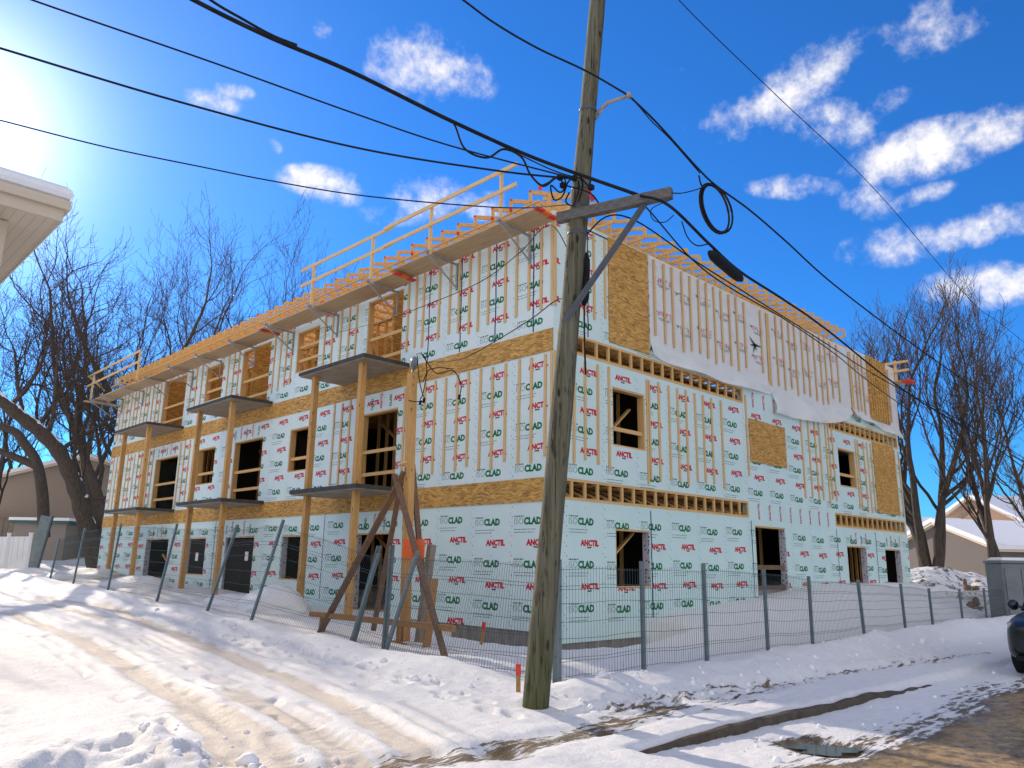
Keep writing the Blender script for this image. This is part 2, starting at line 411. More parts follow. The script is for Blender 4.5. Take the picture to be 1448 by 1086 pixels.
# ------------------------------------------------------------------ mesh helpers
class MB:
    def __init__(s):
        s.v = []; s.f = []; s.mi = []
    def add(s, vs, fs, mi=0):
        o = len(s.v)
        s.v.extend([tuple(map(float, p)) for p in vs])
        s.f.extend([tuple(i + o for i in f) for f in fs])
        s.mi.extend([mi] * len(fs))
    def box(s, a, b, mi=0):
        x0, x1 = sorted((a[0], b[0])); y0, y1 = sorted((a[1], b[1])); z0, z1 = sorted((a[2], b[2]))
        s.add([(x0, y0, z0), (x1, y0, z0), (x1, y1, z0), (x0, y1, z0), (x0, y0, z1), (x1, y0, z1), (x1, y1, z1), (x0, y1, z1)],
              [(0, 3, 2, 1), (4, 5, 6, 7), (0, 1, 5, 4), (1, 2, 6, 5), (2, 3, 7, 6), (3, 0, 4, 7)], mi)
    def beam(s, p, q, w, h, up=(0, 0, 1), mi=0):
        p = np.array(p, float); q = np.array(q, float)
        d = q - p; d /= np.linalg.norm(d)
        up = np.array(up, float)
        if abs(d @ up) > 0.98: up = np.array([0, 1.0, 0]) if abs(d[1]) < 0.9 else np.array([1.0, 0, 0])
        sd = np.cross(d, up); sd /= np.linalg.norm(sd)
        u = np.cross(sd, d)
        vs = []
        for c in (p, q):
            for a, b_ in ((-1, -1), (1, -1), (1, 1), (-1, 1)):
                vs.append(c + sd * a * w / 2 + u * b_ * h / 2)
        s.add(vs, [(0, 1, 2, 3), (7, 6, 5, 4), (0, 4, 5, 1), (1, 5, 6, 2), (2, 6, 7, 3), (3, 7, 4, 0)], mi)
    def tube(s, pts, rad, sides=6, mi=0, cap=True):
        pts = np.array(pts, float); k = len(pts)
        rad = np.full(k, rad, float) if np.isscalar(rad) else np.array(rad, float)
        tg = np.gradient(pts, axis=0); tg /= (np.linalg.norm(tg, axis=1)[:, None] + 1e-12)
        ref = np.array([0, 0, 1.0]) if abs(tg[0][2]) < 0.9 else np.array([1.0, 0, 0])
        a = np.linspace(0, 2 * PI, sides, endpoint=False)
        vs = []; nrm = None
        for i in range(k):
            x = np.cross(tg[i], ref if nrm is None else np.cross(nrm, tg[i]))
            if nrm is not None: x = nrm - tg[i] * (nrm @ tg[i])
            x = x / (np.linalg.norm(x) + 1e-12); nrm = x
            y = np.cross(tg[i], x)
            for t in a: vs.append(pts[i] + rad[i] * (x * math.cos(t) + y * math.sin(t)))
        fs = []
        for i in range(k - 1):
            for j in range(sides):
                j2 = (j + 1) % sides
                fs.append((i * sides + j, i * sides + j2, (i + 1) * sides + j2, (i + 1) * sides + j))
        if cap:
            fs.append(tuple(range(sides - 1, -1, -1))); fs.append(tuple((k - 1) * sides + j for j in range(sides)))
        s.add(vs, fs, mi)
    def build(s, name, mats, parent=None, smooth=False, bevel=0.0):
        me = bpy.data.meshes.new(name)
        me.from_pydata(s.v, [], s.f)
        if not isinstance(mats, (list, tuple)): mats = [mats]
        for x in mats: me.materials.append(x)
        if len(mats) > 1: me.polygons.foreach_set('material_index', s.mi)
        if smooth: me.polygons.foreach_set('use_smooth', [True] * len(me.polygons))
        o = bpy.data.objects.new(name, me)
        COL.objects.link(o)
        if parent is not None:
            o.parent = parent
            loc = Vector((0, 0, 0)); p = parent
            while p is not None:
                loc += p.location; p = p.parent
            o.location = -loc
        if bevel:
            md = o.modifiers.new('bevel', 'BEVEL'); md.width = bevel; md.segments = 2; md.limit_method = 'ANGLE'
        return o
def tag(o, label, cat, group=None, kind=None):
    if label: o['label'] = label
    if cat: o['category'] = cat
    if group: o['group'] = group
    if kind: o['kind'] = kind
    return o
def thing(name, loc, label, cat, group=None):
    o = bpy.data.objects.new(name, None)
    o.empty_display_size = 0.3
    COL.objects.link(o)
    o.location = [float(x) for x in loc]
    return tag(o, label, cat, group)
def copy_tree(o, parent=None):
    c = o.copy(); COL.objects.link(c)
    if parent is not None: c.parent = parent
    for ch in list(o.children): copy_tree(ch, c)
    return c

# numpy value noise -------------------------------------------------
def _hash(ix, iy, seed):
    h = (ix.astype(np.int64) * 374761393 + iy.astype(np.int64) * 668265263 + seed * 1442695041) & 0x7fffffff
    h = ((h ^ (h >> 13)) * 1274126177) & 0x7fffffff
    return ((h ^ (h >> 16)) & 0xffff) / 65535.0
def vnoise(x, y, seed=0):
    ix = np.floor(x); iy = np.floor(y); fx = x - ix; fy = y - iy
    fx = fx * fx * fx * (fx * (fx * 6 - 15) + 10); fy = fy * fy * fy * (fy * (fy * 6 - 15) + 10)
    a = _hash(ix, iy, seed); b = _hash(ix + 1, iy, seed); c = _hash(ix, iy + 1, seed); d = _hash(ix + 1, iy + 1, seed)
    return (a * (1 - fx) + b * fx) * (1 - fy) + (c * (1 - fx) + d * fx) * fy
def fbm(x, y, octv=4, seed=0, gain=0.5):
    s = 0; a = 1; t = 0
    for o in range(octv):
        s = s + a * vnoise(x * 2 ** o + 17.3 * o, y * 2 ** o - 9.1 * o, seed + o); t += a; a *= gain
    return s / t
def sstep(x, a, b):
    t = np.clip((x - a) / (b - a), 0, 1)
    return t * t * (3 - 2 * t)
def segdist(X, Y, poly, with_arc=False):
    best = np.full(X.shape, 1e9); arc = np.zeros(X.shape); s0 = 0.0
    for (x0, y0), (x1, y1) in zip(poly[:-1], poly[1:]):
        dx, dy = x1 - x0, y1 - y0
        L = math.hypot(dx, dy)
        t = np.clip(((X - x0) * dx + (Y - y0) * dy) / (dx * dx + dy * dy + 1e-9), 0, 1)
        d = np.hypot(X - x0 - t * dx, Y - y0 - t * dy)
        if with_arc: arc = np.where(d < best, s0 + t * L, arc)
        best = np.minimum(best, d); s0 += L
    return (best, arc) if with_arc else best

# ------------------------------------------------------------------ terrain
def base_h(x, y):
    """gentle lie of the land: the side street climbs away to the left"""
    return 0.031 * np.clip(y - 0.5, 0, 80) * sstep(-x, -8.0, -2.0) + 0 * x
def on_ground(px, py):
    z = 0.0
    for _ in range(8):
        p = at_z(px, py, z); z = float(base_h(np.array(p[0]), np.array(p[1])))
    return (float(p[0]), float(p[1]))
TR = [[(-60, 862), (17, 867), (114, 904), (186, 945), (255, 986), (311, 1035), (331, 1086)],
      [(60, 838), (145, 857), (242, 893), (331, 929), (414, 962), (500, 1004), (600, 1064)],
      [(186, 945), (262, 986), (311, 1007), (373, 1042), (404, 1090)],
      [(0, 843), (60, 850), (145, 872)],
      [(330, 975), (400, 1010), (470, 1050), (500, 1080)]]
TRG = [[on_ground(*q) for q in t] for t in TR]
GR = [[(140, 873), (207, 907), (270, 938), (338, 969), (395, 988)], [(420, 925), (480, 955), (560, 985)], [(160, 848), (240, 868), (300, 884)]]
GRG = [[on_ground(*q) for q in t] for t in GR]
for t_ in TRG[:3]:
    for o_ in (-0.62, -0.40, 0.20, 0.46, 0.75):
        GRG.append([(x + o_, y + 0.15 * o_) for x, y in t_])
MU = [([(700, 1056), (760, 1045), (880, 1013), (960, 990)], 0.24), ([(860, 1000), (1000, 972), (1130, 955), (1260, 935), (1400, 918)], 0.22),
      ([(850, 1030), (1000, 996), (1100, 978)], 0.12), ([(470, 1092), (600, 1070), (720, 1060)], 0.30), ([(1000, 985), (1180, 945), (1330, 930)], 0.25)]
PUDZ = -0.13
PUD = at_z(1168, 1056, PUDZ)[:2]
MUG = [([on_ground(*q) for q in t], w) for t, w in MU]

def terrain(X, Y):
    h = base_h(X, Y)
    inx = sstep(X, -3.5, -2.6); iny = sstep(Y, -3.6, -2.6)
    site = inx * iny
    # inside the site the snow rises to the end wall and lies along the long wall
    up = 0.12 + (0.10 + 0.075 * np.clip(X, 0, 12)) * sstep(Y, -2.8, -0.3) * sstep(X, 0.5, 4)
    h = h + site * np.where(X > 0, up, 0.15)
    # the pit against the foundation corner
    pit = ((1 - sstep(-Y, 0.35, 1.35)) * sstep(X, -1.3, -0.5) * (1 - sstep(X, 0.4, 2.6)) * (Y < 3))
    pit = np.maximum(pit, (1 - sstep(-X, 0.35, 1.2)) * sstep(Y, -1.3, -0.4) * (1 - sstep(Y, 0.3, 2.1)) * (X < 3))
    h = h - (0.60 + 0.25 * (fbm(X * 2.5, Y * 2.5, 3, 77) - 0.5)) * pit
    # ploughed banks along the two fences
    bl = np.exp(-((X + 3.9) / 0.55) ** 2) * sstep(Y, -4, -1)
    h = h + bl * (0.20 + 0.16 * (fbm(X * 0.9, Y * 0.5, 3, 3) - 0.3))
    br = np.exp(-((Y + 3.85) / 0.5) ** 2) * sstep(X, -6, -3)
    h = h + br * (0.10 + 0.17 * sstep(X, 0, 8) * (0.4 + fbm(X * 0.7, Y * 0.7, 3, 9)) + 0.12 * fbm(X * 2, Y * 2, 3, 5))
    # trodden pavement, kerb and carriageway of the cross street
    pv = sstep(-Y, 4.2, 4.8) * sstep(X, -6.2, -5.0)
    h = h - 0.03 * pv
    kd = sstep(-Y - 0.03 * X, 5.94, 6.02) * sstep(X, -5.6, -5.0)
    h = h - 0.10 * kd
    # lumpy verge in the left foreground
    lm = sstep(-X, 8.3, 8.9) * sstep(-Y, 2.9, 3.6)
    h = h + lm * (0.10 + 0.38 * (fbm(X * 2.3, Y * 2.3, 4, 21) - 0.38))
    # general roughness, tyre tracks and grooves
    rgh = 0.055 * (fbm(X * 0.8, Y * 0.8, 4, 1) - 0.5) + 0.036 * (fbm(X * 4.2, Y * 4.2, 4, 2, 0.6) - 0.5) + 0.022 * np.abs(fbm(X * 9.0, Y * 9.0, 2, 62, 0.6) - 0.5)
    near = np.exp(-np.maximum(np.hypot(X + 5, Y + 2) - 14, 0) / 30)
    lane_ = sstep(-X, 4.7, 5.3) * (1 - sstep(-X, 8.6, 9.4)) * sstep(Y, -5.0, -3.5)
    h = h + rgh * near * (1 - 0.55 * sstep(-Y, 6.2, 7)) * (1 - 0.5 * lane_)
    for t in TRG:
        d, arc = segdist(X, Y, t, True)
        h = h + 0.007 * np.sin(arc * 2 * PI / 0.19 + d * 14) * (1 - sstep(d, 0.16, 0.28)) * sstep(fbm(X * 0.9, Y * 0.9, 2, 71), 0.40, 0.6) * (arc < 40)
        d = d + 0.10 * (fbm(X * 3, Y * 3, 3, 31) - 0.5)
        h = h - 0.022 * (1 - sstep(d, 0.08, 0.26)) + 0.014 * np.exp(-((d - 0.33) / 0.09) ** 2) * (0.4 + 1.2 * fbm(X * 5, Y * 5, 2, 14))
    for t in GRG:
        d = segdist(X, Y, t)
        h = h - 0.026 * (1 - sstep(d, 0.02, 0.10)) * sstep(fbm(X * 1.6, Y * 1.6, 3, 8), 0.44, 0.56)
    pd = np.hypot(X - PUD[0], Y - PUD[1])
    h = h * sstep(pd, 0.45, 1.0) + (PUDZ - 0.06 * (1 - sstep(pd, 0.22, 0.50))) * (1 - sstep(pd, 0.45, 1.0))
    for t, w in MUG:
        d = segdist(X, Y, t)
        h = h - 0.045 * (1 - sstep(d, w * 0.5, w * 1.4))
    return h
def th(x, y):
    i = int(np.clip(np.searchsorted(xs, x) - 1, 0, len(xs) - 2)); j = int(np.clip(np.searchsorted(ys, y) - 1, 0, len(ys) - 2))
    u = (x - xs[i]) / (xs[i + 1] - xs[i]); v = (y - ys[j]) / (ys[j + 1] - ys[j])
    return float((GZ[j, i] * (1 - u) + GZ[j, i + 1] * u) * (1 - v) + (GZ[j + 1, i] * (1 - u) + GZ[j + 1, i + 1] * u) * v)

def axis(segs):
    out = [segs[0][0]]
    for a, b_, st in segs:
        k = max(1, int(round((b_ - a) / st)))
        out.extend(list(a + (b_ - a) * np.arange(1, k + 1) / k))
    return np.array(out)
def far(a, b_, k, sgn):
    return sgn * np.exp(np.linspace(math.log(abs(a)), math.log(abs(b_)), k))
xs = np.concatenate([far(-14.5, -1500, 26, -1)[::-1][:-1], axis([(-14.5, -10.5, .25), (-10.5, -2.0, .042), (-2.0, 6.0, .07), (6, 16, .16), (16, 40, .8)]), far(40, 1500, 24, 1)[1:]])
ys = np.concatenate([far(-12.5, -1500, 26, -1)[::-1][:-1], axis([(-12.5, -8.2, .15), (-8.2, -1.5, .045), (-1.5, 8, .075), (8, 24, .2), (24, 60, 1.2)]), far(60, 1500, 22, 1)[1:]])
GX, GY = np.meshgrid(xs, ys)
GZ = terrain(GX, GY)
_fr = np.random.RandomState(12)
def footprints(path, n_):
    for i in range(n_):
        t = (i + _fr.uniform(-.2, .2)) / n_ * (len(path) - 1); k = min(len(path) - 2, max(0, int(t))); f = t - k
        a, b_ = np.array(path[k]), np.array(path[k + 1]); d = (b_ - a) / np.linalg.norm(b_ - a); nrm = np.array([-d[1], d[0]])
        c_ = a + (b_ - a) * f + nrm * (0.12 if i % 2 else -0.12) + _fr.normal(0, 0.06, 2)
        j0, j1 = np.searchsorted(ys, [c_[1] - .5, c_[1] + .5]); i0, i1 = np.searchsorted(xs, [c_[0] - .5, c_[0] + .5])
        X, Y = GX[j0:j1, i0:i1] - c_[0], GY[j0:j1, i0:i1] - c_[1]
        u, v = X * d[0] + Y * d[1], X * nrm[0] + Y * nrm[1]
        q = (u / 0.16) ** 2 + (v / 0.075) ** 2
        GZ[j0:j1, i0:i1] += -0.05 * np.exp(-q ** 1.5) + 0.016 * np.exp(-((np.sqrt(q) - 1.5) / 0.35) ** 2)
footprints([(-4.4, -4.5), (-1.5, -4.7), (2.5, -4.9), (8, -4.8)], 34)
footprints([(-4.6, 3.0), (-4.5, 0.5), (-4.9, -2.4), (-5.4, -4.6)], 20)
mud = np.zeros_like(GX); trk = np.zeros_like(GX)
for t, w in MUG:
    mud = np.maximum(mud, (0.66 if w in (0.24, 0.30) else 0.47) * np.exp(-(segdist(GX, GY, t) / (w * 1.15)) ** 2))
edge = -7.08 + 0.18 * np.sin(GX * 0.9) + 0.5 * (fbm(GX * 0.8, GY * 0.8, 3, 44) - 0.5)
mud = np.maximum(mud, 0.95 * sstep(edge - GY, -0.25, 0.45) * sstep(GX, -5.6, -4.4))
mud = np.maximum(mud, 0.52 * sstep(edge - GY, -0.7, -0.1) * sstep(GX, -5.4, -3.6))
mud = np.maximum(mud, 0.9 * np.exp(-(np.hypot(GX - PUD[0], GY - PUD[1]) / 0.62) ** 2))
for t in TRG:
    trk = np.maximum(trk, 0.72 * (1 - sstep(segdist(GX, GY, t) + 0.16 * (fbm(GX * 2.5, GY * 2.5, 3, 31) - 0.5), 0.13, 0.27)))
for t in GRG:
    trk = np.maximum(trk, 0.55 * np.exp(-(segdist(GX, GY, t) / 0.08) ** 2) * sstep(fbm(GX * 1.6, GY * 1.6, 3, 8), 0.44, 0.56))
lane = sstep(-GX, 4.6, 5.4) * (1 - sstep(-GX, 9.5, 11)) * sstep(GY, -5.5, -3)
trk = np.maximum(trk, 0.20 * lane)
ny, nx = GX.shape
idx = np.arange(nx * ny).reshape(ny, nx)
quads = np.stack([idx[:-1, :-1], idx[:-1, 1:], idx[1:, 1:], idx[1:, :-1]], -1).reshape(-1, 4)
cxm = 0.25 * (GX[:-1, :-1] + GX[:-1, 1:] + GX[1:, 1:] + GX[1:, :-1]).ravel()
cym = 0.25 * (GY[:-1, :-1] + GY[:-1, 1:] + GY[1:, 1:] + GY[1:, :-1]).ravel()
is_lane = (cxm < -4.55) & (cxm > -9.6) & (cym > -4.6) & (cym < 90)
is_cross = (cym < -5.98 - 0.03 * cxm) & (cym > -16) & (cxm > -90) & (cxm < 150) | (is_lane & (cym < -4.6))
is_lane |= (cxm < -5.05) & (cxm > -8.6) & (cym <= -4.6) & (cym > -6.0)
def grid_obj(name, sel, kind, label, cat):
    q = quads[sel]
    used, inv = np.unique(q.ravel(), return_inverse=True)
    me = bpy.data.meshes.new(name)
    co = np.stack([GX.ravel()[used], GY.ravel()[used], GZ.ravel()[used]], -1)
    me.vertices.add(len(used)); me.vertices.foreach_set('co', co.ravel())
    me.loops.add(len(inv)); me.loops.foreach_set('vertex_index', inv.astype(np.int32))
    me.polygons.add(len(q)); me.polygons.foreach_set('loop_start', np.arange(0, len(inv), 4, dtype=np.int32))
    me.update(calc_edges=True)
    for nm, arr in (('mud', mud), ('track', trk)):
        a = me.attributes.new(nm, 'FLOAT', 'POINT'); a.data.foreach_set('value', arr.ravel()[used].astype(np.float32))
    me.polygons.foreach_set('use_smooth', [True] * len(q))
    me.materials.append(M['ground'])
    o = bpy.data.objects.new(name, me); COL.objects.link(o)
    return tag(o, label, cat, kind=kind)
grid_obj('ground', ~(is_lane | is_cross), 'structure', 'white snow-covered ground around the building site', 'ground')
grid_obj('road', is_lane | is_cross, 'structure', 'snow-packed street with brown tyre tracks and wet muddy patches', 'road')
# kerb stone showing through the snow
mb = MB()
k0, k1 = on_ground(900, 1048), on_ground(1340, 953)
K = 90; vs = []
for i in range(K + 1):
    t = i / K
    x, y = k0[0] + (k1[0] - k0[0]) * t, k0[1] + (k1[1] - k0[1]) * t
    y += 0.008 * math.sin(t * 23) + 0.006 * math.sin(t * 71)
    e = min(1, 5 * t, 3.2 * (1 - t)) * (0.88 + 0.14 * float(fbm(np.array(t * 22.0), np.array(2.0), 3, 5)))
    g_ = float(np.mean(terrain(np.linspace(x - 0.5, x + 0.5, 9), np.full(9, y + 0.14))))
    zt = g_ - 0.065 * (1 - e) - 0.012; w = 0.010 + 0.038 * e
    vs += [(x, y - w, -0.35), (x, y - w, zt - 0.02), (x, y - w + 0.02, zt), (x, y + w, zt + 0.003), (x, y + w, -0.35)]
mb.add(vs, [(i * 5 + j, i * 5 + 5 + j, i * 5 + 6 + j, i * 5 + 1 + j) for i in range(K) for j in range(4)])
o = mb.build('kerb', vary('kerb_stone', (0.055, 0.043, 0.032), (0.12, 0.095, 0.07), 7.0, bmp=0.5))
tag(o, 'dirty concrete kerb edge emerging from the snow beside the street', 'kerb', kind='structure')
# meltwater puddle
c = at_z(1168, 1056, PUDZ)
mb = MB()
ang = np.linspace(0, 2 * PI, 40, endpoint=False)
ex = np.array([at_z(1172, 1058, 0)[0], 0])
vs = []
for i, t in enumerate(ang):
    rr = 1 + 0.28 * math.sin(3 * t + 1) + 0.16 * math.sin(7 * t)
    vs.append((c[0] + 0.34 * rr * math.cos(t) * RT[0] + 0.22 * rr * math.sin(t) * FW[0], c[1] + 0.34 * rr * math.cos(t) * RT[1] + 0.22 * rr * math.sin(t) * FW[1], 0))
zp = PUDZ - 0.025
mb.add([(x, y, zp) for x, y, _ in vs], [tuple(range(len(vs)))])
tag(mb.build('puddle', M['water']), 'dark meltwater puddle at the edge of the muddy street', 'puddle', kind='structure')

# ================================================================== the apartment block
LA, LB = 27.45, 19.3
Z0, Z1, Z2, ZT = 0.27, 3.31, 6.44, 9.12       # sheathing foot, floor lines, wall top
BD = 0.49                                     # depth of the floor bands
BLD = thing('apartment_building', (0, 0, 0.0), 'three-storey timber-framed apartment block under construction, clad in printed pale green insulation boards', 'building')
def A3(s, z, o=0.0): return (-o, s, z)
def B3(s, z, o=0.0): return (s, -o, z)
def fbox(mb, F, s0, s1, z0, z1, o0, o1, mi=0):
    a = F(s0, z0, o0); b_ = F(s1, z1, o1); mb.box(a, b_, mi)

# ---- lettering
_glyph = {}
def word_mesh(txt, size, offs):
    key = (txt, size, offs)
    if key not in _glyph:
        cu = bpy.data.curves.new('lettering', 'FONT')
        cu.body = txt; cu.size = size; cu.offset = offs; cu.resolution_u = 2; cu.align_x = 'LEFT'
        ob = bpy.data.objects.new('lettering', cu); COL.objects.link(ob)
        dg = bpy.context.evaluated_depsgraph_get()
        me = bpy.data.meshes.new_from_object(ob.evaluated_get(dg))
        v = np.array([q.co[:2] for q in me.vertices]); f = [tuple(p.vertices) for p in me.polygons]
        bpy.data.objects.remove(ob); bpy.data.curves.remove(cu); bpy.data.meshes.remove(me)
        _glyph[key] = (v, f)
    return _glyph[key]
def clip_poly(poly, ax, val, keep_less):
    out = []
    for i in range(len(poly)):
        p, q = poly[i], poly[(i + 1) % len(poly)]
        a = (p[ax] <= val) if keep_less else (p[ax] >= val)
        b_ = (q[ax] <= val) if keep_less else (q[ax] >= val)
        if a: out.append(p)
        if a != b_:
            t = (val - p[ax]) / (q[ax] - p[ax]); out.append((p[0] + t * (q[0] - p[0]), p[1] + t * (q[1] - p[1])))
    return out
class Prints:
    """printing on the face of one side of the block, cut away at the openings"""
    def __init__(s, F, holes, lo, hi, out):
        s.F, s.holes, s.lo, s.hi, s.out = F, holes, lo, hi, out
        s.flip = F is A3                       # seen from outside the long side runs right-to-left
    def polys(s, v, f, s0, z0, mi, mb, rot=0, lift=0.0):
        P = v.copy()
        if rot: P = np.stack([-P[:, 1], P[:, 0]], -1)
        if s.flip: P[:, 0] = -P[:, 0]
        P = P + np.array([s0, z0])
        for fc in f:
            regs = [[tuple(P[i]) for i in fc]]
            for (a, b_, c, d) in s.holes:
                nw = []
                for r in regs:
                    rs = [p[0] for p in r]; rz = [p[1] for p in r]
                    if max(rs) <= a or min(rs) >= b_ or max(rz) <= c or min(rz) >= d: nw.append(r); continue
                    nw += [clip_poly(r, 0, a, True), clip_poly(r, 0, b_, False)]
                    mid = clip_poly(clip_poly(r, 0, a, False), 0, b_, True)
                    if len(mid) > 2: nw += [clip_poly(mid, 1, c, True), clip_poly(mid, 1, d, False)]
                regs = [r for r in nw if len(r) > 2]
            for r in regs:
                r = clip_poly(clip_poly(r, 0, s.lo, False), 0, s.hi, True) if len(r) > 2 else r
                if len(r) > 2: mb.add([s.F(p[0], p[1], s.out + lift) for p in r], [tuple(range(len(r)))], mi)
    def word(s, txt, s0, z0, size, mi, mb, offs=0.0, rot=0, lift=0.0):
        v, f = word_mesh(txt, size, offs); s.polys(v, f, s0, z0, mi, mb, rot, lift)
        return float(v[:, 0].max())
    def bar(s, s0, z0, w, h, mi, mb, lift=0.0):
        s.polys(np.array([(0, 0), (w, 0), (w, h), (0, h)], float), [(0, 1, 2, 3)], s0, z0, mi, mb, 0, lift)
    def small(s, s0, z0, w, h, mi, mb, rng):
        x = 0.0
        while x < w - 0.02:
            l = rng.uniform(0.02, 0.07)
            s.bar(s0 + (-x if s.flip else x), z0, min(l, w - x), h, mi, mb); x += l + rng.uniform(0.012, 0.022)

def wall_grid(mb, F, L, z0, z1, holes, out, thick, mi):
    ss = sorted({0.004, L, *[h for q in holes for h in q[:2]]}); zs = sorted({z0, z1, *[min(max(h, z0), z1) for q in holes for h in q[2:]]})
    ss = [a for a in ss if 0 <= a <= L]
    def solid(i, j):
        if not (0 <= i < len(ss) - 1 and 0 <= j < len(zs) - 1): return False
        s_, z_ = (ss[i] + ss[i + 1]) / 2, (zs[j] + zs[j + 1]) / 2
        return not any(q[0] < s_ < q[1] and q[2] < z_ < q[3] for q in holes)
    for i in range(len(ss) - 1):
        for j in range(len(zs) - 1):
            if not solid(i, j): continue
            a, b_, c, d = ss[i], ss[i + 1], zs[j], zs[j + 1]
            for o_ in (out, out - thick):
                mb.add([F(a, c, o_), F(b_, c, o_), F(b_, d, o_), F(a, d, o_)], [(0, 1, 2, 3)], mi)
            if not solid(i - 1, j): mb.add([F(a, c, out), F(a, d, out), F(a, d, out - thick), F(a, c, out - thick)], [(0, 1, 2, 3)], mi)
            if not solid(i + 1, j): mb.add([F(b_, c, out), F(b_, d, out), F(b_, d, out - thick), F(b_, c, out - thick)], [(0, 1, 2, 3)], mi)
            if not solid(i, j - 1): mb.add([F(a, c, out), F(b_, c, out), F(b_, c, out - thick), F(a, c, out - thick)], [(0, 1, 2, 3)], mi)
            if not solid(i, j + 1): mb.add([F(a, d, out), F(b_, d, out), F(b_, d, out - thick), F(a, d, out - thick)], [(0, 1, 2, 3)], mi)

# openings: (s0, s1, z0, z1, kind)
OA = []
for (s0, s1, k) in ((5.40, 7.05, 'd'), (9.62, 10.95, 'w'), (12.70, 14.75, 'd'), (16.28, 17.75, 'w'), (19.6, 21.9, 'd')):
    for st in range(3):
        if k == 'd': z0, z1 = (0.36, 2.28) if st == 0 else ((3.36, 5.44) if st == 1 else (6.50, 8.66))
        else: z0, z1 = (1.0, 2.27) if st == 0 else ((4.14, 5.46) if st == 1 else (7.22, 8.56))
        OA.append((s0, s1, z0, z1, k, st))
OB = [(2.0, 3.26, 1.10, 2.35, 'w', 0), (8.05, 9.78, 0.42, 2.68, 'd', 0), (13.9, 15.45, 1.06, 2.30, 'w', 0), (17.05, 18.5, 1.07, 2.27, 'w', 0),
      (1.95, 3.17, 4.16, 5.50, 'w', 1), (13.78, 15.12, 4.2, 5.46, 'w', 1)]
BANDS_B = [(0.14, 7.75), (13.2, LB - 0.12)]
holesA = [q[:4] for q in OA]
holesB = [q[:4] for q in OB]
bandholes = [(a, b_, z - BD + 0.05, z) for z in (Z1, Z2) for a, b_ in BANDS_B]

TH = 0.17
rng = random.Random(3)
def printing(F, L, holes, mb, out, storey_rows, nopanel=()):
    pr = Prints(F, holes, 0.04, L - 0.04, out + 0.003)
    sg = -1 if F is A3 else 1
    for st, (zlo, zhi, zb) in enumerate(storey_rows):
        ncol = int(math.ceil(L / 1.22)) + 1
        for c in range(ncol):
            # left edge of the board as seen from outside
            e = (c + 1) * 1.22 - 0.03 if F is A3 else c * 1.22 + (-0.84 if True else 0)
            jit = rng.uniform(-0.05, 0.05)
            for k in range(-1, 4):
                z = zb + 0.87 * k + jit
                if not (zlo - 0.05 < z < zhi - 0.12): pass
                else:
                    x = e + sg * 0.10
                    pr.bar(x + sg * 0.0, z, 0.012, 0.125, 3, mb)
                    w = pr.word('SO', x + sg * 0.03, z, 0.190, 3, mb, -0.0035)
                    pr.word('CLAD', x + sg * (0.05 + w), z, 0.190, 1, mb, 0.0105)
                    pr.small(x, z + 0.150, 0.28, 0.028, 3, mb, rng)
                    if z - 0.17 > zlo:
                        pr.small(x, z - 0.11, 0.62, 0.014, 3, mb, rng)
                        pr.small(x, z - 0.17, 0.56, 0.014, 3, mb, rng)
                za = z + 0.445
                if zlo < za < zhi - 0.09:
                    x = e + sg * 0.47
                    pr.word('ANCTIL', x, za, 0.162, 0, mb, 0.0095)
                    pr.bar(x + sg * 0.20, za - 0.05, 0.13, 0.028, 2, mb)
            # fastener rows down the seam and the board
            z = zlo + 0.06
            while z < zhi - 0.05:
                pr.bar(e + sg * 0.022, z, 0.018, 0.022, 2, mb); pr.bar(e - sg * 0.035, z + 0.07, 0.014, 0.02, 2, mb)
                if rng.random() < 0.3: pr.bar(e + sg * 0.61, z, 0.016, 0.018, 2, mb)
                z += 0.2
    return pr

# long side
mb = MB()
wall_grid(mb, A3, LA, Z0, ZT, holesA, 0.0, TH, 4)
rowsA = [(Z0, Z1 - BD, 0.66), (Z1, Z2 - BD, 3.48), (Z2, ZT, 6.56)]
prA = printing(A3, LA, holesA, mb, 0.0, rowsA)
# printing on offcuts turned on their side above the openings
for (s0, s1, z0, z1, k, st) in OA:
    if k == 'd' and st < 2:
        for i, t in enumerate(np.arange(s0 + 0.25, s1, 0.42)):
            prA.word('ANCTIL' if i % 2 else 'CLAD', t + 0.06, z1 + 0.06, 0.125, 0 if i % 2 else 1, mb, 0.004, rot=1, lift=0.003)
PM = [M['print_r'], M['print_g'], M['print_k'], M['print_pale']]
mb.build('sheathing_wall', PM + [M['board_a']], BLD)
# end wall
mb = MB()
wall_grid(mb, B3, LB, Z0 - 0.2, ZT, holesB + bandholes, 0.0, TH, 4)
rowsB = [(Z0, Z1 - BD, 0.62), (Z1, Z2 - BD, 3.48), (Z2, ZT, 6.60)]
prB = printing(B3, LB, holesB + bandholes, mb, 0.0, rowsB)
for (s0, s1, zb) in ((7.95, 13.1, Z1 - 0.42), (7.95, 9.9, Z2 - 0.42)):
    for i, t in enumerate(np.arange(s0 + 0.3, s1, 0.62)):
        prB.word('ANCTIL', t + 0.1, zb - 0.05, 0.13, 0, mb, 0.004, rot=1, lift=0.003)
for s0, s1, zb in ((14.0, 15.4, 2.36), (17.0, 18.5, 2.36)):
    for i, t in enumerate(np.arange(s0 + 0.2, s1, 0.4)):
        prB.word('ANCTIL' if i % 2 else 'CLAD', t + 0.1, zb, 0.11, 0 if i % 2 else 2, mb, 0.004, rot=1, lift=0.003)
mb.build('sheathing_wall', PM + [M['board_b']], BLD)
# the two far sides, plain
mb = MB()
mb.box((TH, LA - TH, Z0), (LB, LA, ZT)); mb.build('sheathing_wall', M['board_b'], BLD)
mb = MB()
mb.box((LB - TH, TH, Z0 - 0.2), (LB, LA - TH - 0.003, ZT)); mb.build('sheathing_wall', M['board_a'], BLD)
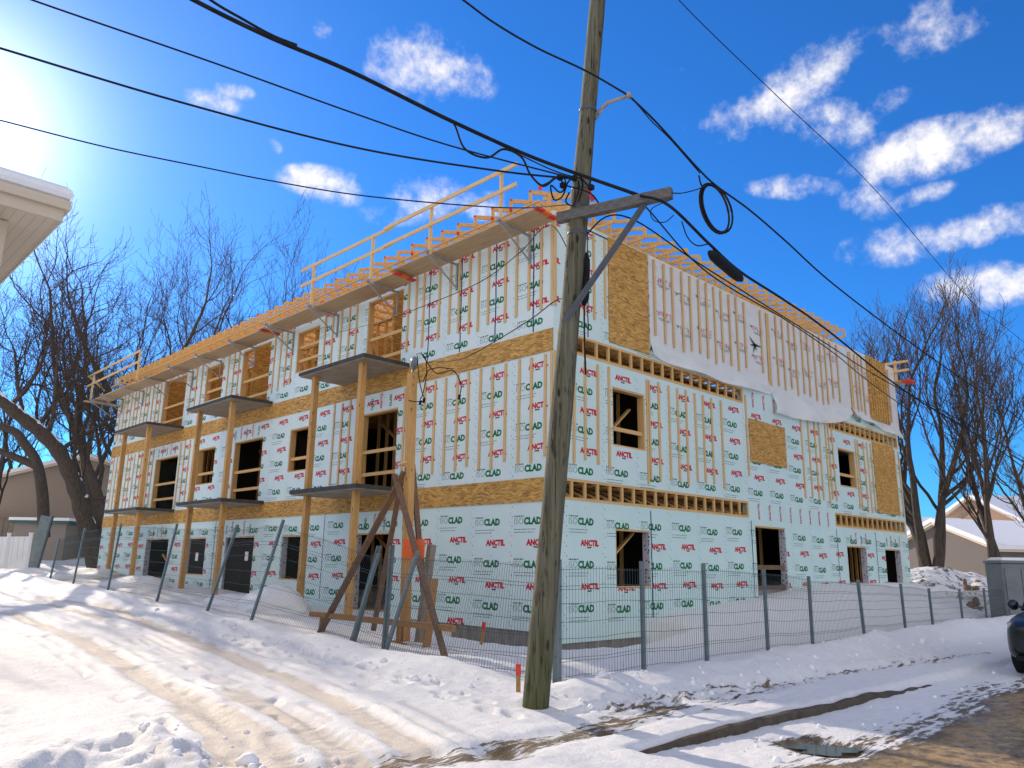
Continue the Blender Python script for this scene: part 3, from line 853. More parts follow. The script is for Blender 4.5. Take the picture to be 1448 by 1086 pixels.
# foundation
mb = MB()
mb.box((0.03, 0.03, -1.2), (LB - 0.03, LA - 0.03, Z0 - 0.003))
mb.box((0.05, 0.05, Z0 - 0.003), (LB - 0.05, LA - 0.05, Z0 + 0.04))
mb.build('foundation', M['concrete'], BLD)
# floor decks
for z in (Z1, Z2):
    mb = MB(); mb.box((0.25, 0.45, z - 0.09), (LB - 0.2, LA - 0.2, z - 0.02)); mb.box((0.9, 0.9, z - BD - 0.03), (LB - 0.9, LA - 0.9, z - BD))
    mb.build('floor_deck', M['osb_a'], BLD)
# strand-board band over each floor edge of the long side
for z in (Z1, Z2):
    mb = MB(); s = 0.0
    while s < LA:
        e = min(s + 2.44, LA); fbox(mb, A3, s + 0.004, e, z - BD, z - 0.006, 0.003, 0.022); s = e
    mb.build('rim_board', M['osb_a'], BLD)
    # end-wall band: top and bottom plates with the ends of the open-web floor trusses between
    for (a, b_) in BANDS_B:
        mb = MB()
        fbox(mb, B3, a, b_, z - 0.055, z - 0.004, -0.10, 0.006); fbox(mb, B3, a, b_, z - BD + 0.05, z - BD + 0.105, -0.10, 0.006)
        mb.build('rim_board', M['wood_x'], BLD)
        k = int(round((b_ - a) / 0.415))
        for i in range(k + 1):
            s = a + 0.02 + (b_ - a - 0.04) * i / k
            mb = MB()
            fbox(mb, B3, s - 0.033, s + 0.033, z - BD + 0.105, z - 0.055, -0.045, 0.004)
            fbox(mb, B3, s - 0.03, s + 0.03, z - 0.10, z - 0.058, -2.2, -0.05); fbox(mb, B3, s - 0.03, s + 0.03, z - BD + 0.108, z - BD + 0.15, -2.2, -0.05)
            lo, hi = z - BD + 0.15, z - 0.10
            for q in range(3):
                y0 = 0.08 + q * 0.62
                mb.beam((s, y0, hi if q % 2 else lo), (s, y0 + 0.6, lo if q % 2 else hi), 0.05, 0.035)
            mb.build('floor_truss', M['wood_v'], BLD)
# dark sheet added behind the bands so that the floor void reads dark
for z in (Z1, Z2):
    mb = MB(); mb.box((0.2, 2.25, z - BD), (LB - 0.2, 2.3, z - 0.09)); mb.build('void_shade_sheet', M['darkin'], BLD)

# frames, reveals and safety boards in the openings
def opening(F, s0, s1, z0, z1, k, st, mB, foil):
    mb = MB(); t = 0.038
    mi = 0
    o0, o1 = -TH - 0.02, -0.012
    far_ = 1 if F is A3 else 1
    fbox(mb, F, s0 + 0.002, s0 + t, z0, z1 - 0.002, o0, o1, 0); fbox(mb, F, s1 - t, s1 - 0.002, z0, z1 - 0.002, o0, o1, 1 if foil else 0)
    fbox(mb, F, s0 + t, s1 - t, z1 - t, z1 - 0.002, o0, o1, 0)
    if k == 'w': fbox(mb, F, s0 + t, s1 - t, z0 + 0.002, z0 + t, o0, o1, 0)
    else: fbox(mb, F, s0 + t, s1 - t, z0 + 0.002, z0 + 0.02, o0, o1, 0)
    nm = 'window_frame' if k == 'w' else 'door_frame'
    mb.build(nm, [M['wood_v'], M['foil']], BLD)
    hs = [] if st == 0 else ([0.36, 0.80] if k == 'w' and st == 2 else ([0.36] if k == 'w' else [0.40, 1.0]))
    for h in hs:
        mb = MB(); fbox(mb, F, s0 + t + 0.003, s1 - t - 0.003, z0 + h, z0 + h + 0.09, -0.11, -0.07)
        mb.build('guard_board', mB, BLD)
m, nt, b = mat('dotted_foil', (0.5, 0.5, 0.52), 0.4, 0.4)
tc = nt.new('ShaderNodeTexCoord').outputs['Object']
vo = nt.new('ShaderNodeTexVoronoi'); vo.inputs['Scale'].default_value = 11.0; vo.inputs['Randomness'].default_value = 0.6
nt.l.new(tc, vo.inputs['Vector'])
nt.l.new(nt.mix(nt.mapr(vo.outputs['Distance'], 0.22, 0.30), (0.05, 0.05, 0.07, 1), (0.50, 0.49, 0.54, 1)), b.inputs['Base Color'])
M['foil'] = m
for q in OA: opening(A3, *q, M['wood_y'], q[5] == 0)
for q in OB: opening(B3, *q, M['wood_x'], q[5] == 0)
# two rough boards across the end doorway
for z in (0.98, 1.52):
    mb = MB(); fbox(mb, B3, 8.09, 9.74, z, z + 0.12, -0.10, -0.06); mb.build('guard_board', M['oldwood'], BLD)
# diagonal props and small notices seen in openings
for (F, a, b_) in ((B3, (2.05, 1.5), (3.2, 2.3)), (B3, (2.3, 4.5), (3.15, 5.2)), (A3, (9.7, 5.3), (10.6, 4.6)), (A3, (20.0, 1.1), (21.2, 1.7))):
    mb = MB(); mb.beam(F(a[0], a[1], -0.45), F(b_[0], b_[1], -0.45), 0.09, 0.04); mb.build('brace', M['wood_v'], BLD)
for (s, z) in ((13.25, 1.66), (17.05, 1.62)):
    mb = MB(); fbox(mb, A3, s - 0.11, s + 0.11, z - 0.14, z + 0.14, -0.065, -0.06); mb.build('notice', M['paper'], BLD)
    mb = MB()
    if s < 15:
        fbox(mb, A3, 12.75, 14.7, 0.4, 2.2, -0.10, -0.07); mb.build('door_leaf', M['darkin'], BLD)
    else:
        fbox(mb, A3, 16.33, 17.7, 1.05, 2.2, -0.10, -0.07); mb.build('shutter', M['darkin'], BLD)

# interior of the open top floor: stud partitions, braces, strand-board walls
for y in np.arange(2.2, 26, 4.15):
    mb = MB(); mb.box((0.4, y, Z2 - 0.01), (8.0, y + 0.1, ZT - 0.1)); mb.build('interior_wall', M['osb_b'], BLD)
mb = MB(); mb.box((5.2, 0.4, Z2 - 0.01), (5.3, 26.8, ZT - 0.1)); mb.build('interior_wall', M['osb_a'], BLD)
for k, (a, b_) in enumerate(((4.4, 10.2), (10.6, 15.2), (15.7, 22.4))):
    mb = MB(); x = 1.9 + 0.0 * k
    mb.box((x, a, Z2), (x + 0.09, b_, Z2 + 0.05)); mb.box((x, a, ZT - 0.15), (x + 0.09, b_, ZT - 0.1))
    for y in np.arange(a + 0.05, b_, 0.45): mb.box((x + 0.002, y, Z2 + 0.05), (x + 0.088, y + 0.04, ZT - 0.15))
    for y in np.arange(a + 0.3, b_ - 1.3, 1.9): mb.beam((x - 0.03, y + 1.3, ZT - 0.3), (x - 0.03, y, Z2 + 0.1), 0.04, 0.10, (1, 0, 0))
    mb.build('stud_partition', M['truss'], BLD)
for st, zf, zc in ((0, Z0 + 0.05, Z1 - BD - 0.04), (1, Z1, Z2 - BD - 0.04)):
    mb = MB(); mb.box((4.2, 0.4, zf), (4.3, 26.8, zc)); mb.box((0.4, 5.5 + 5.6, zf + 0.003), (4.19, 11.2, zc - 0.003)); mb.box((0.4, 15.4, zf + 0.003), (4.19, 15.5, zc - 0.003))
    mb.box((4.31, 3.0, zf), (18.9, 3.1, zc)); mb.box((18.92, 0.25, zf), (18.98, 3.2, zc)); mb.box((13.0, 0.25, zf), (13.06, 2.99, zc)); mb.build('interior_wall', M['darkin'], BLD)  # dark lining sheets added so the end-wall windows read black

for (s0, s1, z0, z1, k, st) in OA:
    if st == 2: continue
    mb = MB()
    for y in np.arange(s0 - 0.6, s1 + 1.2, 0.41): mb.box((1.25, y, z0), (1.34, y + 0.04, z1 + 0.3))
    mb.beam((1.22, s0 - 0.3, z0 + 0.2), (1.22, s1 + 0.8, z1), 0.03, 0.09)
    mb.build('stud_partition', M['truss'], BLD)
for (s0, s1, z0, z1, k, st) in OB:
    mb = MB()
    for x in np.arange(s0 - 0.2, s1 + 1.0, 0.41): mb.box((x, 1.25, z0), (x + 0.04, 1.34, z1 + 0.3))
    mb.build('stud_partition', M['truss'], BLD)

# ---- furring strips
strips = []
def strip(F, s, z0, z1, w=0.064, o=0.0): strips.append((F, s, z0, z1, w, o))
r2 = random.Random(11)
def run(F, vals, z0, z1, o=0.0, w=0.064):
    for s in vals: strip(F, s, z0 + r2.uniform(-0.05, 0.12), z1 - r2.uniform(0, 0.05), w, o)
# long side, top floor
run(A3, [0.36, 0.73, 1.12, 1.48, 2.05, 2.40, 2.72, 3.11, 3.46, 3.87, 4.51, 4.82, 5.16], 6.88, 9.02)
run(A3, [7.6, 7.98, 8.4, 8.86, 9.3, 11.25, 11.6, 12.0, 12.4, 15.0, 15.4, 15.85, 18.1, 18.6, 19.1], 6.82, 9.0)
run(A3, [22.2, 22.6, 23.05, 23.5, 23.9, 24.35, 24.8, 25.2, 25.65, 26.1, 26.55, 27.0], 6.7, 9.0)
# long side, middle floor
run(A3, [0.22, 0.62, 1.0, 1.42, 1.84, 2.24, 2.66, 3.06, 3.48, 3.9, 4.3, 4.8, 5.12], 3.62, 5.93)
run(A3, [7.65, 8.05, 8.45, 15.0, 18.1, 18.55, 19.0, 19.4], 3.45, 5.93)
run(A3, [22.2, 22.6, 23.05, 23.5, 23.9, 24.35, 24.8, 25.2, 25.65, 26.1, 26.55, 27.0], 3.4, 5.93)
# end wall, middle floor
run(B3, [0.63, 0.99, 1.42, 1.81], 3.62, 5.93)
run(B3, [3.24, 3.33], 3.46, 5.93, 0.0, 0.06)
run(B3, [3.71, 4.15, 4.52, 4.89, 5.31, 5.67, 6.07, 6.56], 3.55, 5.93)
run(B3, [7.87], 3.9, 6.3)
run(B3, [11.19, 11.67, 12.12, 12.43, 12.9, 13.1, 13.38], 3.6, 6.3)
run(B3, [15.21, 15.4, 15.88, 16.2, 16.52], 3.5, 5.93)
run(B3, [18.75, 19.15], 3.4, 5.95)
# end wall, top floor
run(B3, [0.45, 1.0, 1.33, 1.72], 6.95, 9.0)
run(B3, [4.04, 4.41, 4.85, 5.22, 5.62, 6.0, 6.4, 6.76, 7.18, 7.57], 6.9, 9.08, 0.035)
run(B3, [9.31, 9.4], 6.75, 9.02, 0.035, 0.07)
run(B3, [9.89, 10.31, 10.73, 11.12, 11.57, 11.98, 12.45, 12.88, 13.27], 6.8, 9.08, 0.035)
run(B3, [15.2, 15.3], 6.7, 9.02, 0.035, 0.07)
run(B3, [3.62, 8.0, 8.95, 13.7, 14.2], 7.0, 9.05, 0.035)
run(B3, [15.7, 16.0, 16.3, 18.75], 6.9, 9.05, 0.035)
# corner boards
for F in (A3, B3):
    strip(F, 0.035, Z2 + 0.5, ZT - 0.1); strip(F, 0.035, Z1 + 0.3, Z2 - BD)
strips.sort(key=lambda q: np.linalg.norm(np.array(q[0](q[1], q[2])) - CAM))
rest = MB()
for i, (F, s, z0, z1, w, o) in enumerate(strips):
    mb = MB() if i < 99 else rest
    d = 0.022 + (i % 5) * 0.0006
    if s < 0.05: s = s + (0.003 if F is A3 else 0.0)
    ds = r2.uniform(-0.012, 0.012)
    p, q = np.array(F(s, z0, o + 0.005 + d / 2)), np.array(F(s + ds, z1, o + 0.005 + d / 2))
    mb.beam(p, q, w, d, (1, 0, 0) if F is A3 else (0, 1, 0))
    if i < 99: mb.build('furring_strip', M['strip'], BLD)
o = rest.build('furring_strips', M['strip'], BLD); o['kind'] = 'stuff'

# ---- navy seam tape
def tape(F, s, z0, z1, o=0.004, w=0.035):
    mb = MB(); k = 14; vs = []
    for i in range(k + 1):
        j = r2.uniform(-0.008, 0.008)
        vs += [F(s - w / 2 + j, z0 + (z1 - z0) * i / k, o), F(s + w / 2 + j, z0 + (z1 - z0) * i / k, o)]
    mb.add(vs, [(2 * i, 2 * i + 1, 2 * i + 3, 2 * i + 2) for i in range(k)])
    mb.build('seam_tape', M['tape'], BLD)
for s in (0.60, 1.81, 3.04, 4.27): tape(A3, s, Z2 + 0.02, 9.0)
tape(A3, 7.3, Z1 + 0.03, 5.9); tape(A3, 15.6, Z0 + 0.2, 2.8); tape(A3, 8.6, 0.5, 2.8, w=0.025); tape(A3, 0.02, Z0, Z1 - BD, 0.004, 0.03)
for s, a, b_ in ((1.12, Z2 + 0.03, 9.0), (3.3, 0.45, 2.8), (7.86, 0.7, 2.8), (13.2, 0.9, 2.8), (16.3, 1.0, 2.8), (0.03, 0.05, 2.8)): tape(B3, s, a, b_)
mb = MB(); fbox(mb, B3, 1.12, 2.6, 9.0, 9.035, 0.004, 0.006); mb.build('seam_tape', M['tape'], BLD)

# ---- strand-board infill panels on the end wall
def panel(s0, s1, z0, z1, o, slats=0):
    mb = MB()
    if not slats: fbox(mb, B3, s0, s1, z0, z1, 0.004, o)
    else:
        fbox(mb, B3, s0, s1, z0, z1, 0.004, o)
        w = (s1 - s0) / slats
        for i in range(slats): fbox(mb, B3, s0 + i * w + 0.02, s0 + (i + 0.72) * w, z0 - 0.02, z1 + 0.01, o, o + 0.025)
    mb.build('infill_panel', M['osb_b'], BLD)
panel(1.85, 3.38, 6.52, 9.08, 0.03); panel(8.0, 10.1, 4.42, 5.62, 0.025); panel(16.7, 18.65, 3.5, 6.0, 0.025); panel(16.75, 18.55, 6.85, 9.42 - 0.25, 0.06, 8)

# ---- house wrap with loose hanging foot
def wrap_sheet(s0, s1, ztop, zfix, zbot, seed):
    """flat to the wall above zfix(s), hanging loose and folded below it"""
    mb = MB(); ns, nz_ = 90, 46; vs = []; X = []
    for j in range(nz_ + 1):
        for i in range(ns + 1):
            t = i / ns; s = s0 + (s1 - s0) * t
            zb = zbot(t); z = ztop + (zb - ztop) * (j / nz_)
            zf = zfix(t)
            loose = max(0.0, min(1.0, (zf - z) / max(0.25, zf - zb)))
            o = 0.014 + 0.012 * float(vnoise(np.array(s * 1.7), np.array(z * 1.3), seed))
            o += loose * (0.03 + 0.06 * math.sin(5 * t * PI + seed) * loose + 0.16 * float(fbm(np.array(s * 1.1 + z * 2.2), np.array(z * 2.6 - s * .3), 3, seed + 3)))
            o += 0.045 * loose * math.sin((z * 9 + s * 2.2))
            s_ = s + 0.06 * loose * math.sin(z * 9 + seed)
            vs.append(B3(s_, z, o)); X.append((s_, z, o))
    fs = []
    for j in range(nz_):
        for i in range(ns):
            a = j * (ns + 1) + i; fs.append((a, a + ns + 1, a + ns + 2, a + 1))
    mb.add(vs, fs)
    k0 = len(mb.f)
    # faded red marks, a line of small print under each, and small bird marks
    rg = random.Random(seed)
    def stroke(p, q, w, mi):
        d = np.array(q) - np.array(p); L = np.linalg.norm(d) + 1e-6; nrm = np.array([-d[1], d[0]]) / L * w / 2
        pts = [np.array(p) + nrm, np.array(p) - nrm, np.array(q) - nrm, np.array(q) + nrm]
        mb.add([B3(a[0], a[1], 0.031) for a in pts], [(0, 1, 2, 3)], mi)
    col = 0
    s = s0 + 0.35
    while s < s1 - 0.8:
        z = ztop - 0.62 - (0.18 if col % 2 else 0)
        while z > zfix(0.5) + 0.25:
            x = s
            for g in range(5):
                w = 0.085
                for _ in range(3):
                    stroke((x + rg.choice([0, w]), z + rg.choice([0, .13])), (x + rg.choice([0, w, w / 2]), z + rg.choice([0.02, .13, 0.07])), 0.018, 1)
                x += 0.12
            stroke((s, z - 0.05), (s + 0.55, z - 0.05), 0.012, 2); stroke((s + 0.06, z - 0.09), (s + 0.45, z - 0.09), 0.012, 2)
            # bird: two swept wings and a forked tail
            c = (s - 0.10, z + 0.09)
            for a in ((-0.05, 0.035), (0.055, 0.01), (0.02, -0.03)): stroke(c, (c[0] + a[0], c[1] + a[1]), 0.026, 3)
            z -= 0.88
        s += 0.95; col += 1
    me = mb.build('house_wrap', [M['wrap'], M['print_pink'], M['print_pale'], M['print_k']], BLD, smooth=True)
    return me
wrap_sheet(3.42, 9.42, 9.10, lambda t: 6.88 - 0.18 * math.sin(t * PI) + 0.02 * t, lambda t: 6.50 - 0.12 * math.sin(t * PI) + 0.02 * t, 3)
wrap_sheet(9.43, 15.1, 9.10, lambda t: 6.62 + 0.30 * t, lambda t: 5.98 - 0.02 * t + 0.75 * t ** 3, 8)
wrap_sheet(15.11, 19.5, 9.2, lambda t: 7.05 - 0.25 * t, lambda t: 6.72 - 0.30 * t, 14)
# larger bird on the middle of the first sheet
mb = MB()
cx, cz = 8.55, 7.85
for a, b_ in (((0, 0), (-0.32, 0.22)), ((0, 0), (0.42, 0.02)), ((0, 0), (-0.12, -0.30)), ((0.02, 0), (-0.28, -0.05)), ((0, 0), (0.12, -0.18))):
    d = np.array(b_) - np.array(a); L = np.linalg.norm(d); nn_ = np.array([-d[1], d[0]]) / L * 0.05
    P = [np.array(a) + nn_, np.array(a) - nn_, np.array(b_)]
    mb.add([B3(cx + p[0], cz + p[1], 0.036) for p in P], [(0, 1, 2)])
mb.build('printed_mark', M['print_k'], BLD)

# ---- roof trusses
PITCH = 0.30
for i in range(46):
    y = 0.28 + i * 0.603
    if y > LA - 0.1: break
    mb = MB(); t = 0.038
    heel = 0.30
    x0, zt0 = -0.45, 9.47
    half = min(LB / 2, 0.6 + y / 1.0 * 1.0 + 0.9) if y < 9 else LB / 2
    half = min(half, LA - y + 1.2, LB / 2)
    stub = y < 2.6
    if stub: half = 0.75 + 0.9 * y
    def zt(x): return zt0 + PITCH * (x - x0)
    zb = 9.155
    # near half and its mirror
    for sx in ((1,) if stub else (1, -1)):
        X = (lambda x: x) if sx == 1 else (lambda x: LB - x)
        mb.beam((X(x0), y, zt0), (X(half), y, zt(half)), t, 0.089)
        mb.beam((X(x0), y, zt0 - 0.24), (X(x0), y, zt0 + 0.035), t * 1.02, 0.07, (1, 0, 0))
        mb.beam((X(x0 + 0.05), y, zt0 - 0.21), (X(0.25), y, zb + 0.03), t * .98, 0.075)
        mb.beam((X(0.14), y, zb + 0.04), (X(0.14), y, zt(0.14) - 0.03), t * 1.01, 0.089, (1, 0, 0))
        for q in range(4):
            xa, xb = 0.3 + q * (half - 0.3) / 4, 0.3 + (q + 1) * (half - 0.3) / 4
            if xb - xa < 0.35: continue
            mb.beam((X(xa), y, zb + 0.06), (X((xa + xb) / 2), y, zt((xa + xb) / 2) - 0.05), t * .97, 0.07)
            mb.beam((X((xa + xb) / 2), y, zt((xa + xb) / 2) - 0.05), (X(xb), y, zb + 0.06), t * .97, 0.07)
    mb.beam((0.05, y, zb), ((half if stub else LB - 0.05), y, zb), t * .99, 0.065)
    if half < LB / 2 and not stub and y > 6: mb.beam((half, y, zt(half)), (LB - half, y, zt(half)), t, 0.089)
    # red-painted tail
    if i < 8 or i % 4 == 1: mb.box((x0 - 0.038, y - 0.021, zt0 - 0.01), (x0 - 0.0, y + 0.021, zt0 + 0.04), 1)
    if i in (1, 2, 4, 7): mb.box((x0 - 0.040, y - 0.022, zt0 - 0.26), (x0 + 0.01, y + 0.022, zt0 - 0.19), 1)
    mb.build('roof_truss', [M['truss'], M['red']], BLD)
for i in range(33):
    x = 0.3 + i * 0.592
    if x > 14.2 and x < 99: 
        if x > 13.3: break
    mb = MB(); t = 0.038
    y0, zt0 = -0.50, 9.40
    L = min(2.2, max(0.6, 0.4 + x * 0.7))
    zt = lambda y: zt0 + 0.27 * (y - y0)
    mb.beam((x, y0, zt0), (x, L, zt(L)), t, 0.085)
    mb.beam((x, y0 + 0.02, zt0 - 0.24), (x, y0 + 0.02, zt0 + 0.02), t * 1.02, 0.07, (0, 1, 0))
    mb.beam((x, y0 + 0.04, zt0 - 0.21), (x, 0.28, 9.20), t * .98, 0.075)
    mb.beam((x, 0.12, 9.20), (x, 0.12, zt(0.12) - 0.04), t * 1.01, 0.085, (0, 1, 0))
    mb.beam((x, 0.3, 9.2), (x, L, zt(L) - 0.1), t * .97, 0.07)
    mb.build('roof_truss', M['truss'], BLD)
mb = MB()
mb.box((0.01, 0.01, ZT + 0.002), (0.16, LA, ZT + 0.06)); mb.box((0.165, 0.01, ZT + 0.002), (LB, 0.155, ZT + 0.06)); mb.build('top_plate', M['wood_y'], BLD)
# ledger strip along the tails of the long side (one continuous board)
mb = MB(); mb.box((-0.44, 0.05, 9.18), (-0.40, LA, 9.225)); mb.build('sub_fascia', M['wood_y'], BLD)

# ---- balconies
def balcony(y0, y1, z, th_, zlow):
    mb = MB(); mb.box((-1.38, y0, z - 0.02), (-0.03, y1, z + th_))
    mb.box((-1.392, y0 - 0.012, z + th_ + 0.001), (-0.028, y1 + 0.012, z + th_ + 0.022))
    bal = mb.build('balcony', M['balcony'], BLD)
    mb = MB()
    mb.box((-1.41, y0 - 0.03, z + 0.01), (-1.394, y1 + 0.03, z + th_ + 0.03)); mb.box((-1.394, y0 - 0.03, z + 0.01), (-0.03, y0 - 0.014, z + th_ + 0.03))
    mb.build('edge_trim', M['edge'], bal)
    for yy in (y0 + 0.42, y1 - 0.40):
        zz = zlow if zlow is not None else th(-1.12, yy) - 0.25
        mb = MB(); mb.beam((-1.12, yy, zz), (-1.12 + rng.uniform(-.02, .02), yy + rng.uniform(-.03, .03), z - 0.022), 0.145, 0.145, (1, 0, 0))
        mb.build('post', M['post'], bal)
for y0, y1 in ((5.0, 8.07), (12.25, 15.6), (19.35, 22.8)):
    balcony(y0, y1, 6.42, 0.07, 3.345)
    balcony(y0, y1, 3.24, 0.08, None)

# ================================================================== scaffold along the eaves
def brk(y, rail=True):
    t = thing('scaffold_bracket', (-0.1, y, 8.75), None, None)
    return t
SCF = thing('scaffold', (-0.5, 0, 8.7), 'timber plank scaffold walkway on steel brackets hung along the eaves of the long wall', 'scaffold')
tiers = [(-0.28, 5.0, 8.80), (4.7, 8.6, 8.68), (8.2, 12.2, 8.72), (11.9, 15.9, 8.66), (15.6, 19.6, 8.70), (19.2, 23.3, 8.66), (22.9, 28.9, 8.70)]
for a, b_, z in tiers:
    for k in range(3):
        mb = MB(); x = -0.80 + k * 0.235
        mb.box((x, a + 0.03 * k, z), (x + 0.228, b_ + 0.02 * k, z + 0.042))
        mb.box((x - 0.001, a + 0.03 * k - 0.002, z - 0.001), (x + 0.229, a + 0.03 * k + 0.13, z + 0.043), 1)
        mb.build('plank', [M['plank'], M['orange'] if k == 1 else M['red']], SCF)
for y in (0.7, 3.2, 5.65, 8.6, 11.2, 13.8, 16.5, 19.0, 21.5, 24.2, 26.8, 28.3):
    z = 8.62 if y > 5 else 8.73
    mb = MB()
    mb.beam((-1.0, y, z + 0.01), (-0.01, y, z - 0.02), 0.035, 0.05); mb.beam((-0.95, y, z - 0.03), (-0.02, y, z - 0.62), 0.03, 0.03)
    mb.beam((-0.03, y, z + 0.02), (-0.03, y, z - 0.68), 0.05, 0.03, (1, 0, 0))
    mb.box((-1.03, y - 0.04, z + 0.03), (-0.93, y + 0.04, z + 0.09), 0)
    mb.build('bracket', M['steel'], SCF)
GR = thing('guard_rail', (-0.9, 5, 8.8), 'long pale timber guard rail with two rails above the nearest scaffold', 'guard rail')
def rails(par, y0, y1, posts, zs, x=-0.9):
    for z in zs:
        segs = np.linspace(y0, y1, max(2, int((y1 - y0) / 4.2) + 1))
        mb = MB()
        for i, (a, b_) in enumerate(zip(segs[:-1], segs[1:])):
            mb.beam((x - 0.045 + 0.035 * (i % 2), a, z + rng.uniform(-.02, .02)), (x - 0.045 + 0.035 * (i % 2), min(b_ + 0.35, y1 + 0.1), z + rng.uniform(-.03, .03)), 0.036, 0.09)
        mb.build('rail', M['rail'], par)
    for y, h in posts:
        mb = MB(); mb.beam((x, y, 8.72), (x + 0.01, y, h), 0.05, 0.075, (1, 0, 0)); mb.build('rail_post', M['rail'], par)
rails(GR, 0.22, 9.25, [(0.75, 9.96), (3.2, 9.96), (5.65, 9.96), (8.65, 10.0)], (9.93, 9.48))
GR2 = thing('guard_rail', (-0.9, 26, 8.8), 'shorter pale timber guard rail at the far left end of the scaffold', 'guard rail')
rails(GR2, 22.4, 29.2, [(22.6, 9.95), (28.6, 9.9)], (9.92, 9.46))
mb = MB(); mb.beam((-0.9, 29.2, 9.9), (-0.1, 29.5, 9.4), 0.04, 0.08); mb.build('end_rail', M['rail'], GR2)
mb = MB(); mb.box((-1.2, 28.3, 8.55), (1.3, 28.55, 8.6)); mb.build('end_plank', M['plank'], GR2)
GR3 = thing('guard_rail', (19.7, 0, 8.7), 'stub of pale guard rail with red-ended plank past the far right corner', 'guard rail')
for z in (9.40, 9.06):
    mb = MB(); mb.box((19.42, -0.60, z - 0.045), (19.47, 3.5, z + 0.045)); mb.build('rail', M['rail'], GR3)
mb = MB(); mb.box((19.475, -0.14, 8.6), (19.53, -0.05, 9.5)); mb.build('rail_post', M['rail'], GR3)
mb = MB(); mb.box((19.36, -0.62, 8.62), (20.0, 3.5, 8.67)); mb.box((19.355, -0.63, 8.612), (20.005, -0.3, 8.678), 1); mb.build('plank', [M['plank'], M['red']], GR3)
mb = MB(); mb.box((19.32, 0.05, 8.56), (20.1, 0.1, 8.61)); mb.beam((20.0, 0.075, 8.56), (19.32, 0.075, 8.0), 0.03, 0.03); mb.build('bracket', M['steel'], GR3)

# ================================================================== utility pole and its lines
PB = np.array([-4.80, -4.17, th(-4.8, -4.17) - 0.3])
PTOP = np.array([-4.24, -4.72, 9.24]); PDIR = (PTOP - np.array([-4.80, -4.17, 0.0])) / 9.24
def pole_at(z): return np.array([-4.80, -4.17, 0.0]) + PDIR * z
POLE = thing('utility_pole', (-4.8, -4.17, 0), 'tall weathered wooden utility pole leaning right in front of the building corner', 'utility pole')
mb = MB()
zz = np.concatenate([[PB[2]], np.linspace(0.1, 11.0, 60)])
rad = 0.150 - 0.0048 * zz + 0.004 * np.sin(zz * 2.3)
mb.tube([pole_at(z) for z in zz], rad, 20)
mb.build('shaft', M['pole'], POLE, smooth=True)
CA0 = at_z(789, 309, 5.85); CA0 = at_depth(789, 309, 10.05)
zc = CA0[2]
CA1 = at_z(950, 273, zc)
off = pole_at(zc) ; 
mb = MB(); mb.beam(CA0, CA1, 0.10, 0.13); mb.build('crossarm', M['greyarm'] if 'greyarm' in M else vary('grey_crossarm', (0.09, 0.085, 0.08), (0.17, 0.16, 0.15), 4.0, (3, 3, 9), 0.8, bmp=0.3), POLE)
bt = CA0 + (CA1 - CA0) * 0.78
bb = at_depth(797, 456, 9.58)
mb = MB(); mb.beam(bt + np.array([0, 0, -0.05]), bb, 0.075, 0.02, tuple(-FW)); mb.beam(bt + np.array([0.03, -0.02, -0.05]), bb + np.array([0.03, -0.02, 0]), 0.02, 0.06, tuple(-FW)); mb.build('brace', M['slate'], POLE)
# black closure strapped to the pole
c0, c1 = at_depth(828, 358, 9.98), at_depth(826, 432, 9.80)
mb = MB(); ts = np.linspace(0, 1, 9); rr = [0.02, 0.06, 0.064, 0.064, 0.064, 0.064, 0.064, 0.06, 0.02]
mb.tube([c0 + (c1 - c0) * t for t in ts], rr, 14); mb.tube([c1, c1 + np.array([0, 0, -.35]), c1 + np.array([0.02, 0, -.9])], 0.012, 6)
mb.build('cable_closure', M['black'], POLE, smooth=True)
# street-side cable bracket
b0, b1 = at_depth(843, 162, 10.3), at_depth(889, 135, 10.1)
mb = MB(); mid = at_depth(858, 146, 10.2)
mb.tube([b0, mid, b1], [0.03, 0.028, 0.022], 8); mb.tube([at_depth(842, 170, 10.3), at_depth(850, 158, 10.25), mid], 0.014, 6)
mb.tube([b1 - np.array([0, 0, .03]), b1 + np.array([0, 0, .03])], 0.04, 8)
mb.build('cable_bracket', M['steel'], POLE, smooth=True)
# metal bands, red tags and a cluster of terminal loops
for z in (6.35, 6.1, 5.72, 7.5):
    mb = MB(); mb.tube([pole_at(z - 0.02), pole_at(z + 0.02)], 0.150 - 0.0048 * z + 0.006, 20); mb.build('band', M['slate'], POLE, smooth=True)
for (x, y, dx, dy) in ((831, 268, 3, 6), (835, 276, 4, 8), (765, 264, -3, 4)):
    p, q = at_depth(x, y, 9.9 if x > 800 else 9.6), at_depth(x + dx, y + dy, 9.9 if x > 800 else 9.6)
    mb = MB(); mb.beam(p, q, 0.055, 0.012, tuple(-FW)); mb.build('red_tag', M['red'], POLE)
def curve(pts, k=10):
    pts = np.array(pts, float); P = np.vstack([2 * pts[0] - pts[1], pts, 2 * pts[-1] - pts[-2]]); out = []
    for i in range(1, len(P) - 2):
        for t in np.linspace(0, 1, k, endpoint=False):
            a, b_, c, d = P[i - 1], P[i], P[i + 1], P[i + 2]
            out.append(0.5 * (2 * b_ + (c - a) * t + (2 * a - 5 * b_ + 4 * c - d) * t * t + (3 * b_ - a - 3 * c + d) * t ** 3))
    out.append(P[-2]); return np.array(out)
mb = MB()
